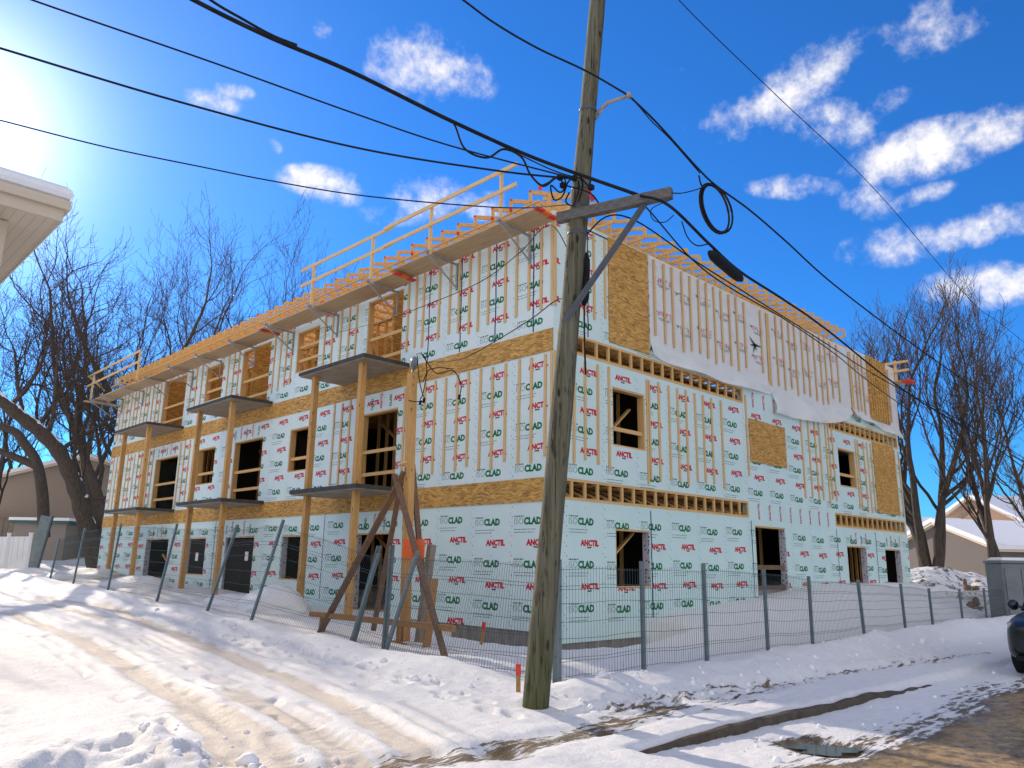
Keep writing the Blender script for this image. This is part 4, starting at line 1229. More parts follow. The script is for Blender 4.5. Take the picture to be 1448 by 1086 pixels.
for (pts, d) in (([(797, 247), (800, 262), (792, 272), (779, 262), (783, 282), (795, 278), (803, 258), (812, 250)], 9.85),
                 ([(805, 272), (800, 285), (810, 290), (818, 270), (818, 255)], 9.9),
                 ([(765, 263), (776, 258), (788, 250), (800, 262), (822, 268), (838, 276), (848, 290)], 9.8),
                 ([(818, 285), (824, 262), (820, 250), (832, 262), (836, 252)], 9.85)):
    mb.tube(curve([at_depth(x, y, d) for x, y in pts], 6), 0.011, 5)
for (x, y) in ((796, 262), (792, 251), (812, 252), (836, 265)):
    c = at_depth(x, y, 9.82); mb.box(c - 0.03, c + 0.03)
mb.build('terminal_loops', M['black'], POLE)

def line(name, label, pts, r, group='overhead cables', cat='cable', k=10, extra=None):
    mb = MB(); mb.tube(curve(pts, k), r, 6)
    if extra: extra(mb)
    o = mb.build(name, M['black'], None, smooth=True)
    return tag(o, label, cat, group)
def sky_pts(pix, z0, z1):
    return [at_z(x, y, z0 + (z1 - z0) * i / (len(pix) - 1)) for i, (x, y) in enumerate(pix)]
zA = 6.45
line('overhead_cable', 'second lowest overhead cable sweeping from the left picture edge to the pole', sky_pts([(-160, 20), (0, 68), (250, 143), (500, 208), (700, 241), (824, 254)], 7.0, zA), 0.013)
line('overhead_cable', 'thin overhead cable from the top left, third from the bottom on the left', sky_pts([(-40, -34), (40, -2), (300, 88), (500, 160), (640, 207), (826, 256)], 7.2, zA + 0.02), 0.010)
line('overhead_cable', 'lowest overhead wire on the left, passing behind the timber guard rail', [*sky_pts([(-120, 140), (0, 170), (150, 208), (290, 237), (380, 255)], 6.6, 6.5), at_z(500, 275, 6.5), at_z(640, 289, 6.4), at_depth(735, 294, 12.0), at_depth(818, 288, 10.1)], 0.009)
def clamps(px, d):
    def f(mb):
        for (x, y) in px:
            c = at_depth(x, y, d); mb.box(c - 0.025, c + 0.025)
    return f
CE = CA0 + (CA1 - CA0) * 0.72 + np.array([0, 0, 0.075])
line('overhead_cable', 'thick black cable bundle from the top centre left down to the crossarm', [*sky_pts([(200, -44), (270, -2), (380, 52), (500, 103), (640, 172)], 6.9, 6.35), at_depth(760, 225, 9.6), CE], 0.022)
line('overhead_cable', 'short cable merging into the thick bundle at the top left of centre', sky_pts([(240, -50), (295, -2), (345, 28), (385, 50), (420, 64)], 7.0, 6.75), 0.014)
line('looping_wire', 'slack black wire drooping in loops below the thick cable bundle left of the pole', [at_depth(620, 163, 9.9), at_depth(641, 174, 9.9), at_depth(657, 210, 9.85), at_depth(688, 223, 9.8), at_depth(712, 211, 9.8), at_depth(737, 222, 9.75), at_depth(750, 247, 9.7), at_depth(768, 263, 9.65), at_depth(785, 252, 9.7), at_depth(797, 249, 9.8)], 0.014)
line('overhead_cable', 'thin straight strand between the looping wire and the pole', [at_depth(638, 172, 9.9), at_depth(709, 206, 9.85), at_depth(780, 240, 9.85), at_depth(826, 254, 9.95)], 0.008)
# right-hand runs along the cross street
def street(pix, y0, y1):
    return [at_plane(x, y, 1, y0 + (y1 - y0) * i / (len(pix) - 1)) for i, (x, y) in enumerate(pix)]
SP0 = at_depth(1003, 345, 9.4); SP1 = at_depth(1048, 385, 10.6)
c_end = at_depth(1660, 840, 36.0)
line('overhead_cable', 'heavy cable carrying the black splice case, running along the end wall to the right', [CE, at_depth(945, 290, 8.9), SP0, SP1, at_depth(1110, 425, 12.6), at_depth(1170, 467, 14.6), at_depth(1290, 560, 19.5), at_depth(1448, 662, 27), c_end], 0.018)
line('overhead_cable', 'thin strand running just under the heavy cable along the end wall', [bt + np.array([0, 0, -0.1]), at_depth(1000, 385, 10.5), at_depth(1110, 452, 13.4), at_depth(1180, 500, 15.5), at_depth(1265, 566, 19.2), at_depth(1448, 690, 28), at_depth(1660, 870, 38)], 0.010)
line('overhead_cable', 'wire from the pole crossing low over the white wrap toward the right', [pole_at(5.6), at_depth(880, 305, 10.6), at_depth(1000, 380, 12), at_depth(1170, 487, 15.5), at_depth(1256, 541, 19), at_depth(1448, 648, 28), at_depth(1660, 800, 38)], 0.011)
W5 = [b1, at_depth(930, 175, 10.3), at_depth(985, 236, 10.8), at_depth(1012, 262, 11.1), at_depth(1060, 297, 11.7), at_depth(1110, 340, 12.4), at_depth(1180, 403, 13.8), at_depth(1284, 482, 17), at_depth(1382, 551, 21), at_depth(1448, 597, 24.5), at_depth(1660, 760, 38)]
line('overhead_cable', 'upper cable from the pole bracket past the coil to the right picture edge', W5, 0.014)
line('overhead_cable', 'short cable from the top centre to the bracket on the pole', [at_depth(600, -40, 8.9), at_depth(655, 0, 9.2), at_depth(700, 33, 9.4), at_depth(760, 68, 9.7), at_depth(830, 101, 9.95), b1], 0.013)
line('overhead_cable', 'second twisted strand beside the upper cable near the bracket', [b1, at_depth(905, 152, 10.15), at_depth(922, 172, 10.25), at_depth(948, 197, 10.45), at_depth(990, 245, 10.9)], 0.008)
line('overhead_cable', 'hair-thin wire crossing the clouds at the upper right', [at_depth(900, -80, 12), at_depth(960, 0, 13), at_depth(1100, 137, 15), at_depth(1240, 271, 19), at_depth(1376, 428, 25), at_depth(1448, 484, 29), at_depth(1660, 660, 45)], 0.009)
# splice case and coil
mb = MB(); ts = np.linspace(0, 1, 11)
d_ = np.array([0, 0, -0.11])
mb.tube([SP0 + d_ + (SP1 - SP0) * t for t in ts], [0.03, 0.062, 0.070, 0.072, 0.072, 0.072, 0.072, 0.072, 0.070, 0.062, 0.03], 12)
for t in (0.12, 0.5, 0.88):
    p = SP0 + (SP1 - SP0) * t; mb.tube([p, p + np.array([0, 0, -0.06])], 0.014, 6)
tag(mb.build('splice_case', M['black'], None, smooth=True), 'black capsule-shaped splice case hanging under the heavy cable', 'splice case')
mb = MB()
for j, (rx, ry, dx) in enumerate(((20, 35, 0), (18, 33, 2), (22, 34, 3))):
    pts = [at_depth(1010 + dx + rx * math.cos(a) + 6 * math.sin(a), 295 + ry * math.sin(a) + 5 * math.cos(a), 11.05 + 0.02 * j) for a in np.linspace(0, 2 * PI, 26)]
    mb.tube(pts, 0.016, 6)
mb.tube(curve([at_depth(988, 248, 10.9), at_depth(992, 262, 11), at_depth(1000, 262, 11.05), at_depth(1008, 260, 11.1)]), 0.012, 6)
tag(mb.build('cable_coil', M['black'], None, smooth=True), 'spare black cable coiled in an oval loop hanging from the upper cable', 'cable coil')
line('tie_wire', 'thin slack tie wire from the crossarm end up to the upper cable', [CA1, at_depth(965, 273, 10), at_depth(985, 268, 10.6), at_depth(1000, 262, 11)], 0.008)
line('drip_loop', 'small drooping loop of wire under the crossarm end', [CA1 + np.array([0, 0, -.08]), at_depth(922, 295, 8.9), at_depth(924, 311, 8.9), at_depth(940, 314, 9), at_depth(953, 304, 9)], 0.006)
line('drip_loop', 'longer drooping loop of wire beside the black splice case', [at_depth(964, 313, 9.1), at_depth(972, 335, 9.15), at_depth(985, 347, 9.2), at_depth(1002, 345, 9.35)], 0.008)

# ================================================================== temporary service mast on its A-frame
MX = -2.62
def pm(x, y): return at_plane(x, y, 0, MX)
MAST = thing('service_mast', (MX, 1.25, th(MX, 1.25)), 'temporary timber electrical service mast propped by a brown A-frame in the snow', 'service mast')
m0, m1 = pm(572, 915), pm(583, 528)
mb = MB(); mb.beam(m0 + np.array([0, 0, -.3]), m1, 0.145, 0.145, (1, 0, 0)); mb.build('mast_post', M['post'], MAST)
mb = MB(); mb.beam(m0 + np.array([0.16, -.16, -.2]), pm(601, 770) + np.array([0.16, 0, 0]), 0.12, 0.12, (1, 0, 0)); mb.build('grey_post', M['greywood'], MAST)
mb = MB(); mb.beam(pm(600, 915) + np.array([-.05, -.1, -.2]), pm(612, 818) + np.array([-.05, -.1, 0]), 0.03, 0.17, (1, 0, 0)); mb.build('plank_stub', M['beamwood'], MAST)
head = m1 + np.array([0, -0.02, 0.10])
mb = MB(); mb.tube([m1 + np.array([0, -.02, -.9]), head], 0.028, 10)
mb.tube([head + np.array([0, -0.03, -0.02]), head + np.array([0, -0.02, 0.10]), head + np.array([-.02, -0.05, 0.16]), head + np.array([-.04, -0.10, 0.12]), head + np.array([-.05, -0.13, 0.02])], [0.05, 0.07, 0.075, 0.07, 0.05], 12)
mb.build('weatherhead', M['galv'], MAST, smooth=True)
mb = MB()
for pts in ([(596, 500), (602, 508), (603, 530), (598, 556), (594, 565)], [(596, 500), (606, 515), (618, 528), (640, 524), (650, 538), (652, 548), (650, 560)], [(590, 503), (592, 530), (596, 552), (600, 566), (588, 568), (578, 566)], [(598, 540), (606, 524), (622, 520), (640, 522)]):
    mb.tube(curve([at_plane(x, y, 0, MX - 0.10) for x, y in pts], 6), 0.010, 5)
for x, y in ((650, 558), (595, 566), (600, 563)):
    c = at_plane(x, y, 0, MX - 0.10); mb.beam(c, c + np.array([0, 0.02, -.09]), 0.035, 0.035)
mb.build('service_wire', M['black'], MAST)
apex = pm(572, 660)
def leg(p0, p1, w=0.09, h=0.04, m_='oldwood'):
    mb = MB(); mb.beam(p0, p1, h, w, (1, 0, 0)); mb.build('prop', M[m_], MAST)
g1 = at_plane(450, 893, 0, -3.0); g2 = at_plane(633, 933, 0, -3.05); g3 = at_plane(606, 892, 0, -2.2); g4 = at_plane(528, 880, 0, -2.2)
leg(g1 + np.array([0, 0, -.1]), pm(578, 668) + np.array([-.10, 0, 0]), 0.13, 0.045)
leg(g2 + np.array([0, 0, -.1]), pm(568, 672) + np.array([-.16, 0, 0]), 0.11, 0.045)
leg(g3 + np.array([0, 0, -.2]), pm(577, 655) + np.array([.10, 0, 0]), 0.11, 0.045, 'oldwood')
leg(g4 + np.array([0, 0, -.2]), pm(562, 678) + np.array([.10, 0, 0]), 0.10, 0.045, 'oldwood')
mb = MB(); mb.beam(at_plane(440, 868, 0, -2.95), at_plane(642, 889, 0, -2.95), 0.09, 0.10); mb.build('base_beam', M['beamwood'], MAST)
q = at_plane(455, 878, 0, -2.9); mb = MB(); mb.beam(at_plane(456, 872, 0, -2.88), at_plane(451, 905, 0, -2.88), 0.09, 0.05, (1, 0, 0)); mb.build('block', M['beamwood'], MAST)
mb = MB(); mb.beam(at_plane(556, 908, 0, -2.75), at_plane(590, 918, 0, -2.75), 0.12, 0.07); mb.beam(at_plane(565, 880, 0, -2.76), at_plane(563, 912, 0, -2.76), 0.08, 0.06, (1, 0, 0)); mb.build('block', M['beamwood'], MAST)
mb = MB(); mb.box(tuple(pm(575, 655) + np.array([-.09, -.12, -.01])), tuple(pm(575, 655) + np.array([.09, .12, .02]))); mb.build('cap_block', M['rail'], MAST)
# orange warning sign with a worn dark symbol
s0 = at_plane(571, 763, 0, MX - 0.10); s1 = at_plane(600, 790, 0, MX - 0.10)
mb = MB(); mb.box((MX - 0.112, s0[1], s0[2]), (MX - 0.10, s1[1], s1[2]))
cy, cz = (s0[1] + s1[1]) / 2, (s0[2] + s1[2]) / 2
for k, (dy, dz, a, b_) in enumerate(((0, 0, .045, .075), (0.0, 0, 0.022, 0.045), (.12, .02, .012, .012), (-.11, -.03, .012, .014), (0.02, -.12, .02, .012), (.09, .09, .01, .01))):
    t = np.linspace(0, 2 * PI, 16, endpoint=False)
    mb.add([(MX - 0.1125 - 0.0015 * (k + 1), cy + dy + a * math.cos(x), cz + dz + b_ * math.sin(x)) for x in t], [tuple(range(16))], 0 if k == 1 else 1)
mb.build('warning_sign', [M['orange'], M['oldwood']], MAST)
line('service_drop', 'thin black service wire drooping from the pole to the head of the temporary mast', [pole_at(4.75), at_depth(790, 423, 10.2), at_depth(751, 451, 11), at_depth(701, 482, 12), at_depth(651, 508, 13), at_plane(603, 512, 0, MX - 0.1)], 0.008)
line('service_drop', 'thin black wire from the pole across the top-floor wall to the nearest balcony', [pole_at(5.35), at_depth(777, 318, 10.8), at_depth(735, 357, 12), at_depth(680, 398, 13), at_depth(601, 432, 14.5), at_depth(543, 453, 16), at_plane(479, 470, 0, -0.1)], 0.007)

# ================================================================== wire fences
def fence(name, label, posts, m_post, stepw=0.062, skip=()):
    """posts: list of (foot, head) points; wire panels span from post to post"""
    c = posts[len(posts) // 2][0]
    F_ = thing(name, c, label, 'fence')
    for a, b_ in posts:
        mb = MB(); a = np.array(a); b_ = np.array(b_)
        mb.beam(a + (a - b_) * 0.12, b_ + (b_ - a) * 0.02, 0.055, 0.055, (0, 1, 0)); mb.build('post', m_post, F_)
    for i in range(len(posts) - 1):
        if i in skip: continue
        a0, a1 = map(np.array, posts[i]); b0, b1 = map(np.array, posts[i + 1])
        mb = MB(); L = np.linalg.norm(b0 - a0); k = int(L / stepw)
        off = np.array([-0.02, -0.035, 0])
        def P(u, v): return (a0 * (1 - u) + b0 * u) * (1 - v) + (a1 * (1 - u) + b1 * u) * v + off
        P_ = P; sg_ = rng.uniform(-0.05, 0.05); sz_ = rng.uniform(-0.03, 0.02)
        def P(u, v, P_=P_, sg_=sg_, sz_=sz_): return P_(u, v) + np.array([sg_ * math.sin(PI * u) * v, sg_ * math.sin(PI * u) * v, sz_ + 0.012 * math.sin(7 * u + 5 * v)])
        g0 = 0.03; g1_ = 0.97
        for j in range(1, k):
            u = j / k
            mb.tube([P(u, g0), P(u, (g0 + g1_) / 2), P(u, g1_)], 0.0031, 3, cap=False)
        for v in (0.05, 0.17, 0.20, 0.36, 0.5, 0.66, 0.78, 0.81, 0.95):
            d = 0.03 * (-1 if v in (0.20, 0.81) else 0)
            mb.tube([P(0, v) + np.array([d, d, 0]), P(0.25, v) + np.array([d, d, 0]), P(0.5, v) + np.array([d, d, 0]), P(0.75, v) + np.array([d, d, 0]), P(1, v) + np.array([d, d, 0])], 0.0036, 3, cap=False)
        mb.build('mesh_panel', M['wire'], F_)
    return F_
# right run
PRX = [-3.45, -1.6, 0.09, 2.2, 3.96, 6.44, 9.0, 10.86, 13.2, 15.6, 18.0]
PLX = [0, 0, 0, 0, 0.03, -0.22, -0.13, -0.10, 0.05, 0.12, 0]
PZT = [1.62, 1.62, 1.60, 1.52, 1.40, 1.32, 1.22, 1.10, 1.06, 1.05, 1.05]
pr = []
for i, x in enumerate(PRX):
    y = -3.3 - 0.02 * (i % 3); z = th(x, y)
    pr.append((np.array([x, y, z]), np.array([x + PLX[i], y + PLX[i] * 0.2, PZT[i]])))
fence('wire_fence', 'dark green welded wire fence along the cross street right of the pole', pr, M['galv'])
# left run, many posts pushed over
pl = []
for (bx, by, tx, ty) in ((541, 942, 590, 783), (496, 915, 535, 785), (355, 875, 400, 738), (293, 862, 335, 745), (222, 848, 250, 743), (152, 838, 171, 742), (103, 828, 120, 748), (70, 823, 84, 762)):
    b_ = at_plane(bx, by, 0, -3.42); z = th(b_[0], b_[1])
    ft = np.array([b_[0], b_[1], min(z, b_[2] + .1)])
    q = at_plane(tx, ty, 0, -3.42 + 0.12)
    pl.append((ft, np.array([q[0], max(q[1], ft[1] - 1.2), min(q[2], ft[2] + 2.2)])))
pl.insert(0, (pr[0][0] + np.array([0.0, 0.06, 0]), pr[0][1] + np.array([0.0, 0.06, 0])))
fence('wire_fence', 'sagging green welded wire fence with tilted posts along the side street', pl, M['galv'])
# two long grey channel posts leaning on the mast
def leaner(bx, by, tx, ty, label):
    b_ = at_plane(bx, by, 0, -3.42); z = th(b_[0], b_[1])
    t = at_plane(tx, ty, 0, -3.05)
    o = thing('leaning_post', (b_[0], b_[1], z), label, 'fence post')
    mb = MB(); mb.beam(b_ + np.array([0, 0, -.1]), t, 0.02, 0.07, (1, 0, 0)); mb.build('web', M['galv'], o)
    mb = MB(); d = np.array([0.035, 0, 0])
    mb.beam(b_ + d + np.array([0, .03, -.1]), t + d + np.array([0, .03, 0]), 0.05, 0.012, (0, 1, 0)); mb.beam(b_ + d + np.array([0, -.03, -.1]), t + d + np.array([0, -.03, 0]), 0.05, 0.012, (0, 1, 0)); mb.build('flange', M['galv'], o)
leaner(495, 913, 535, 772, 'grey steel channel post leaning left of the timber mast')
leaner(540, 940, 553, 772, 'upright grey steel channel post just in front of the timber mast')

# ================================================================== stakes, stones
def stake(bx, by, tx, ty, ax, val, label):
    b_ = at_plane(bx, by, ax, val); t = at_plane(tx, ty, ax, val)
    o = thing('survey_stake', b_, label, 'stake')
    mb = MB(); mb.beam(b_ + np.array([0, 0, -.12]), b_ + (t - b_) * .72, 0.05, 0.03, (1, 0, 0)); mb.build('shaft', M['beamwood'], o)
    mb = MB(); mb.beam(b_ + (t - b_) * .70, t, 0.058, 0.038, (1, 0, 0)); mb.build('painted_tip', M['red'], o)
stake(733, 990, 733, 939, 1, -3.45, 'wooden survey stake with red top just left of the pole foot')
stake(679, 916, 685, 880, 0, -1.6, 'tilted wooden stake with red top behind the wire fence by the foundation')
mb = MB()
c = at_plane(851, 960, 1, -3.62)
def lump(name, c, sx, sy, sz, mats, label, cat, seed=0, rough=0.25, k=24, flat=True, group=None, rock=None):
    """rounded uneven heap sitting on the ground at c"""
    mb = MB(); vs = []; R_ = k // 2
    for j in range(R_ + 1):
        a = (PI / 2) * j / R_
        for i in range(k):
            t = 2 * PI * i / k
            x, y, z = math.cos(a) * math.cos(t), math.cos(a) * math.sin(t), math.sin(a)
            nz_ = float(fbm(np.array(x * 1.7 + seed * 3.1 + 9), np.array(y * 1.7 + z * 1.9 + seed), 4, seed))
            r = 1 + rough * (nz_ - 0.5) * 2
            zz_ = z ** 1.25
            vs.append((c[0] + sx * x * r, c[1] + sy * y * r, c[2] + sz * zz_ * r - (0.15 if j == 0 else 0)))
    fs = []
    for j in range(R_):
        for i in range(k):
            i2 = (i + 1) % k
            fs.append((j * k + i, j * k + i2, (j + 1) * k + i2, (j + 1) * k + i))
    mb.add(vs, fs)
    o = mb.build(name, mats, None, smooth=True)
    return tag(o, label, cat, group)
lump('snow_clod', c + np.array([0, 0, -.02]), 0.13, 0.10, 0.14, M['snow'], 'small rounded snow clod at the fence foot right of the pole', 'snow clod', 4)
def clods(n_, label):
    rs = np.random.RandomState(9); vs, fs, o_ = [], [], 0
    a = np.linspace(0, 2 * PI, 7, endpoint=False)
    for i in range(n_):
        q = rs.rand()
        if q < 0.35: x, y = -4.55 + rs.normal(0, 0.22), rs.uniform(-3.2, 10)
        elif q < 0.75: x, y = rs.uniform(-4.4, 9), -4.35 + rs.normal(0, 0.25)
        elif q < 0.88: x, y = rs.uniform(-8.9, -7.6), rs.uniform(-5, -2.5)
        else: x, y = rs.uniform(-5.0, 5), rs.uniform(-7.0, -6.2)
        r = abs(rs.normal(0, 0.020)) + 0.010; z = th(x, y)
        pts = []
        for (h, w) in ((-0.5, 0.9), (0.3, 1.0), (0.9, 0.5)):
            k = w * r * rs.uniform(0.75, 1.25, 7)
            pts.append(np.stack([x + k * np.cos(a), y + k * np.sin(a), np.full(7, z + h * r)], -1))
        P = np.concatenate(pts); vs.append(P)
        for l in range(2):
            for j in range(7): fs.append((o_ + l * 7 + j, o_ + l * 7 + (j + 1) % 7, o_ + l * 7 + 7 + (j + 1) % 7, o_ + l * 7 + 7 + j))
        fs.append(tuple(o_ + 14 + j for j in range(7))); o_ += 21
    mb = MB(); mb.add(np.concatenate(vs), fs)
    return tag(mb.build('snow_crumbs', M['snow'], None, smooth=True), label, 'snow crumbs', kind='stuff')
clods(230, 'loose crumbs of ploughed snow strewn along the street edges')
bp_ = at_plane(703, 905, 0, -0.75); bp_[2] = th(bp_[0], bp_[1]) - 0.03
lump('tarp_scrap', bp_, 0.35, 0.25, 0.22, M['black'], 'crumpled black plastic scrap in the snow by the exposed foundation', 'plastic scrap', 33, 0.6, 18)
# heaps under the balconies
for i, (px, py, sx, sy, sz, lab) in enumerate(((388, 868, 0.8, 1.2, 0.60, 'large pointed snow heap under the nearest balcony behind the fence'), (330, 858, 0.7, 1.2, 0.28, 'low snow heap before the boarded ground floor doorway'),
                                               (192, 838, 0.9, 2.0, 0.36, 'broad snow heap under the farthest balcony'), (120, 820, 1.2, 2.4, 0.35, 'flat snow heap at the far left corner of the building'))):
    p = at_plane(px, py, 0, -1.9); p[2] = th(p[0], p[1]) - 0.05
    lump('snow_heap', p, sx, sy, sz, M['snow'], lab, 'snow heap', 10 + i, 0.22, 30, group='snow heaps under the balconies')

# ================================================================== bare trees
def quad_mesh(name, vs, fs, m_, parent, smooth=False):
    me = bpy.data.meshes.new(name)
    me.vertices.add(len(vs)); me.vertices.foreach_set('co', vs.astype(np.float32).ravel())
    me.loops.add(fs.size); me.loops.foreach_set('vertex_index', fs.astype(np.int32).ravel())
    me.polygons.add(len(fs)); me.polygons.foreach_set('loop_start', np.arange(0, fs.size, 4, dtype=np.int32))
    me.update(calc_edges=True)
    if smooth: me.polygons.foreach_set('use_smooth', [True] * len(fs))
    me.materials.append(m_)
    o = bpy.data.objects.new(name, me); COL.objects.link(o); o.parent = parent; o.location = -parent.location
    return o
def tubes(P, R_, sides):
    """P (N,k,3) paths, R_ (N,k) radii -> vertices and quads of N tapering tubes"""
    N, k, _ = P.shape
    tg = np.gradient(P, axis=1); tg /= np.linalg.norm(tg, axis=2, keepdims=True) + 1e-9
    ref = np.where(np.abs(tg[:, :1, 2:3]) < 0.9, np.array([0, 0, 1.0]), np.array([1.0, 0, 0]))
    x = np.cross(tg, np.broadcast_to(ref, tg.shape)); x /= np.linalg.norm(x, axis=2, keepdims=True) + 1e-9
    y = np.cross(tg, x)
    a = np.linspace(0, 2 * PI, sides, endpoint=False)
    V_ = P[:, :, None, :] + R_[:, :, None, None] * (x[:, :, None, :] * np.cos(a)[None, None, :, None] + y[:, :, None, :] * np.sin(a)[None, None, :, None])
    ix = np.arange(N * k * sides).reshape(N, k, sides)
    q = np.stack([ix[:, :-1, :], np.roll(ix[:, :-1, :], -1, 2), np.roll(ix[:, 1:, :], -1, 2), ix[:, 1:, :]], -1).reshape(-1, 4)
    return V_.reshape(-1, 3), q
def grow(P0, D0, L0, R0, rs, levels, counts, fork, spread, lv0=0, taper=0.60, rmin=0.009, trop=0.05, wob=0.10):
    """levels of branches, grown all at once; returns the list of (paths, radii) per level"""
    out = []
    p, d, L, r = map(np.array, (P0, D0, L0, R0))
    for lv in range(lv0, levels):
        N = len(p); k = (9, 8, 6, 5, 4, 4)[lv]
        pts = [p]; rr = [r]; dd = d.copy()
        for i in range(k):
            dd = dd + rs.normal(0, wob + 0.035 * lv, (N, 3)) + np.array([0, 0, trop + 0.02 * lv])
            dd /= np.linalg.norm(dd, axis=1, keepdims=True)
            pts.append(pts[-1] + dd * (L / k)[:, None]); rr.append(r * (1 - taper * (i + 1) / k))
        P = np.stack(pts, 1); R_ = np.maximum(np.stack(rr, 1), rmin)
        out.append((P, R_))
        if lv == levels - 1: break
        n_ = counts[lv]; cp, cd_, cl, cr = [], [], [], []
        for c in range(n_):
            t = fork + (0.98 - fork) * (c + rs.uniform(0.1, 0.9, N)) / n_
            i = np.minimum((t * k).astype(int), k - 1); f = (t * k - i)[:, None]; ar = np.arange(N)
            q = P[ar, i] * (1 - f) + P[ar, i + 1] * f
            ax = P[ar, i + 1] - P[ar, i]; ax /= np.linalg.norm(ax, axis=1, keepdims=True)
            sd_ = rs.normal(0, 1, (N, 3)); sd_ -= ax * (sd_ * ax).sum(1, keepdims=True); sd_ /= np.linalg.norm(sd_, axis=1, keepdims=True) + 1e-9
            an = (rs.uniform(0.40, 0.85, N) * (0.65 + spread))[:, None]
            nd = ax * np.cos(an) + sd_ * np.sin(an); nd[:, 2] = nd[:, 2] * 0.9 + 0.10; nd /= np.linalg.norm(nd, axis=1, keepdims=True)
            cp.append(q); cd_.append(nd); cl.append(L * rs.uniform(0.42, 0.70, N) * (1.12 - 0.4 * t)); cr.append((R_[ar, i]) * rs.uniform(0.42, 0.66, N))
        cp.append(P[:, -1]); cd_.append(dd); cl.append(L * 0.55); cr.append(R_[:, -1] * 0.92)
        p, d, L, r = np.concatenate(cp), np.concatenate(cd_), np.concatenate(cl), np.concatenate(cr)
    return out
def level_mesh(levels_, sides):
    vs, fs, o = [], [], 0
    for (P, R_), sd_ in zip(levels_, sides):
        v, q = tubes(P, R_, sd_); vs.append(v); fs.append(q + o); o += len(v)
    return np.concatenate(vs), np.concatenate(fs)
def tree(name, base, height, seed, label, stems=1, spread=0.5, r0=0.3, levels=5, group=None, fork=0.25, counts=(6, 5, 5, 5, 4), stemdirs=None, trop=0.05):
    rs = np.random.RandomState(seed)
    base = np.array(base, float)
    o = thing(name, base, label, 'tree', group)
    P0, D0 = [], []
    for s in range(stems):
        a = 2 * PI * (s + rs.uniform(-.2, .2)) / max(1, stems)
        d = np.array(stemdirs[s], float) if stemdirs else np.array([math.cos(a) * spread * (0.5 if stems > 1 else 0.1), math.sin(a) * spread * (0.5 if stems > 1 else 0.1), 1.0])
        D0.append(d / np.linalg.norm(d)); P0.append(base + np.array([d[0], d[1], 0]) * r0 * (1.6 if stems > 1 else 0) + np.array([0, 0, -.5]))
    lv = grow(P0, D0, height * rs.uniform(0.52, 0.62, stems), np.full(stems, r0 * (0.72 if stems > 1 else 1)), rs, levels, counts, fork, spread, trop=trop)
    v, q = level_mesh(lv[:2], (9, 6)); quad_mesh('trunk', v, q, M['bark'], o, True)
    v, q = level_mesh(lv[2:], (4, 3, 3)); quad_mesh('crown', v, q, M['twig'], o)
    return o
def ground_at(px, py, depth):
    p = at_depth(px, py, depth); p[2] = th(p[0], p[1]); return p
BT = 'bare trees behind the building'
# left of the block
rd = lambda a, b_: RT[:2] * a + np.array([FW[0], FW[1]]) * b_
def sd(*l): return [(rd(a, b_)[0], rd(a, b_)[1], 1.0) for a, b_ in l]
tree('bare_tree', ground_at(208, 700, 46), 22, 5, 'large spreading bare tree with several stems rising behind the left roof edge', stems=6, spread=0.62, r0=0.50, levels=5, group=BT, stemdirs=sd((-.72, .1), (-.26, .2), (.04, -.1), (.55, .2), (-.48, -.3), (.28, .3)), fork=0.38, counts=(5, 5, 4, 4, 4), trop=0.045)
tree('bare_tree', ground_at(60, 700, 52), 15, 12, 'twiggy bare tree behind the beige house at far left', stems=2, spread=0.6, r0=0.30, levels=5, group=BT, counts=(4, 4, 4, 4, 3), trop=0.09)
tree('bare_tree', ground_at(-20, 700, 44), 14, 31, 'bare tree at the left picture edge below the pale house eave', stems=2, spread=0.6, r0=0.32, levels=5, group=BT, counts=(4, 4, 4, 4, 3), trop=0.09)
b3 = tree('bare_tree', ground_at(330, 700, 60), 27, 44, 'slender bare tree standing third from the left above the roof trusses', stems=3, spread=0.4, r0=0.26, levels=5, group=BT, counts=(4, 4, 4, 4, 4), trop=0.09)
for px, dp, rz, sc, lab in ((405, 62, 2.0, 0.96, 'slender bare tree above the roof just left of the long guard rail'), (480, 68, 4.1, 1.0, 'thin bare tree showing through the long guard rail'), (270, 66, 5.0, 0.98, 'bare tree crown between the big left tree and the slender ones'), (140, 64, 3.0, 0.82, 'bare tree far behind the beige gable house')):
    c = copy_tree(b3); c.location = [float(x) for x in ground_at(px, 700, dp)]; c['label'] = lab
    # parts keep their offset; turn and scale about the foot
    c.rotation_euler.z = rz; c.scale = (sc, sc, sc)
# right of the block
tree('bare_tree', ground_at(1316, 800, 33), 12.6, 20, 'dark multi-stemmed bare tree touching the right end of the building', stems=5, spread=0.25, r0=0.30, levels=5, group=BT, counts=(4, 4, 4, 4, 3), trop=0.13, stemdirs=sd((-.20, 0), (-.04, .1), (.06, -.1), (.30, .1), (-.1, .3)), fork=0.38)
tree('bare_tree', ground_at(1410, 800, 30), 11.5, 27, 'bare tree with upright limbs in front of the grey house at right', stems=3, spread=0.25, r0=0.21, levels=5, group=BT, counts=(4, 4, 4, 4, 3), trop=0.13, stemdirs=sd((-.12, 0), (.14, .1), (.02, .1)), fork=0.3)
tree('bare_tree', ground_at(1500, 800, 34), 11.5, 52, 'bare tree leaning in from the right picture edge', stems=2, spread=0.6, r0=0.26, levels=5, group=BT, counts=(4, 4, 4, 4, 3), trop=0.09)
tree('bare_tree', ground_at(1240, 800, 46), 14.5, 61, 'bare tree crown showing above the far right roof corner', stems=2, spread=0.5, r0=0.3, levels=5, group=BT, counts=(4, 4, 4, 4, 3), trop=0.09)

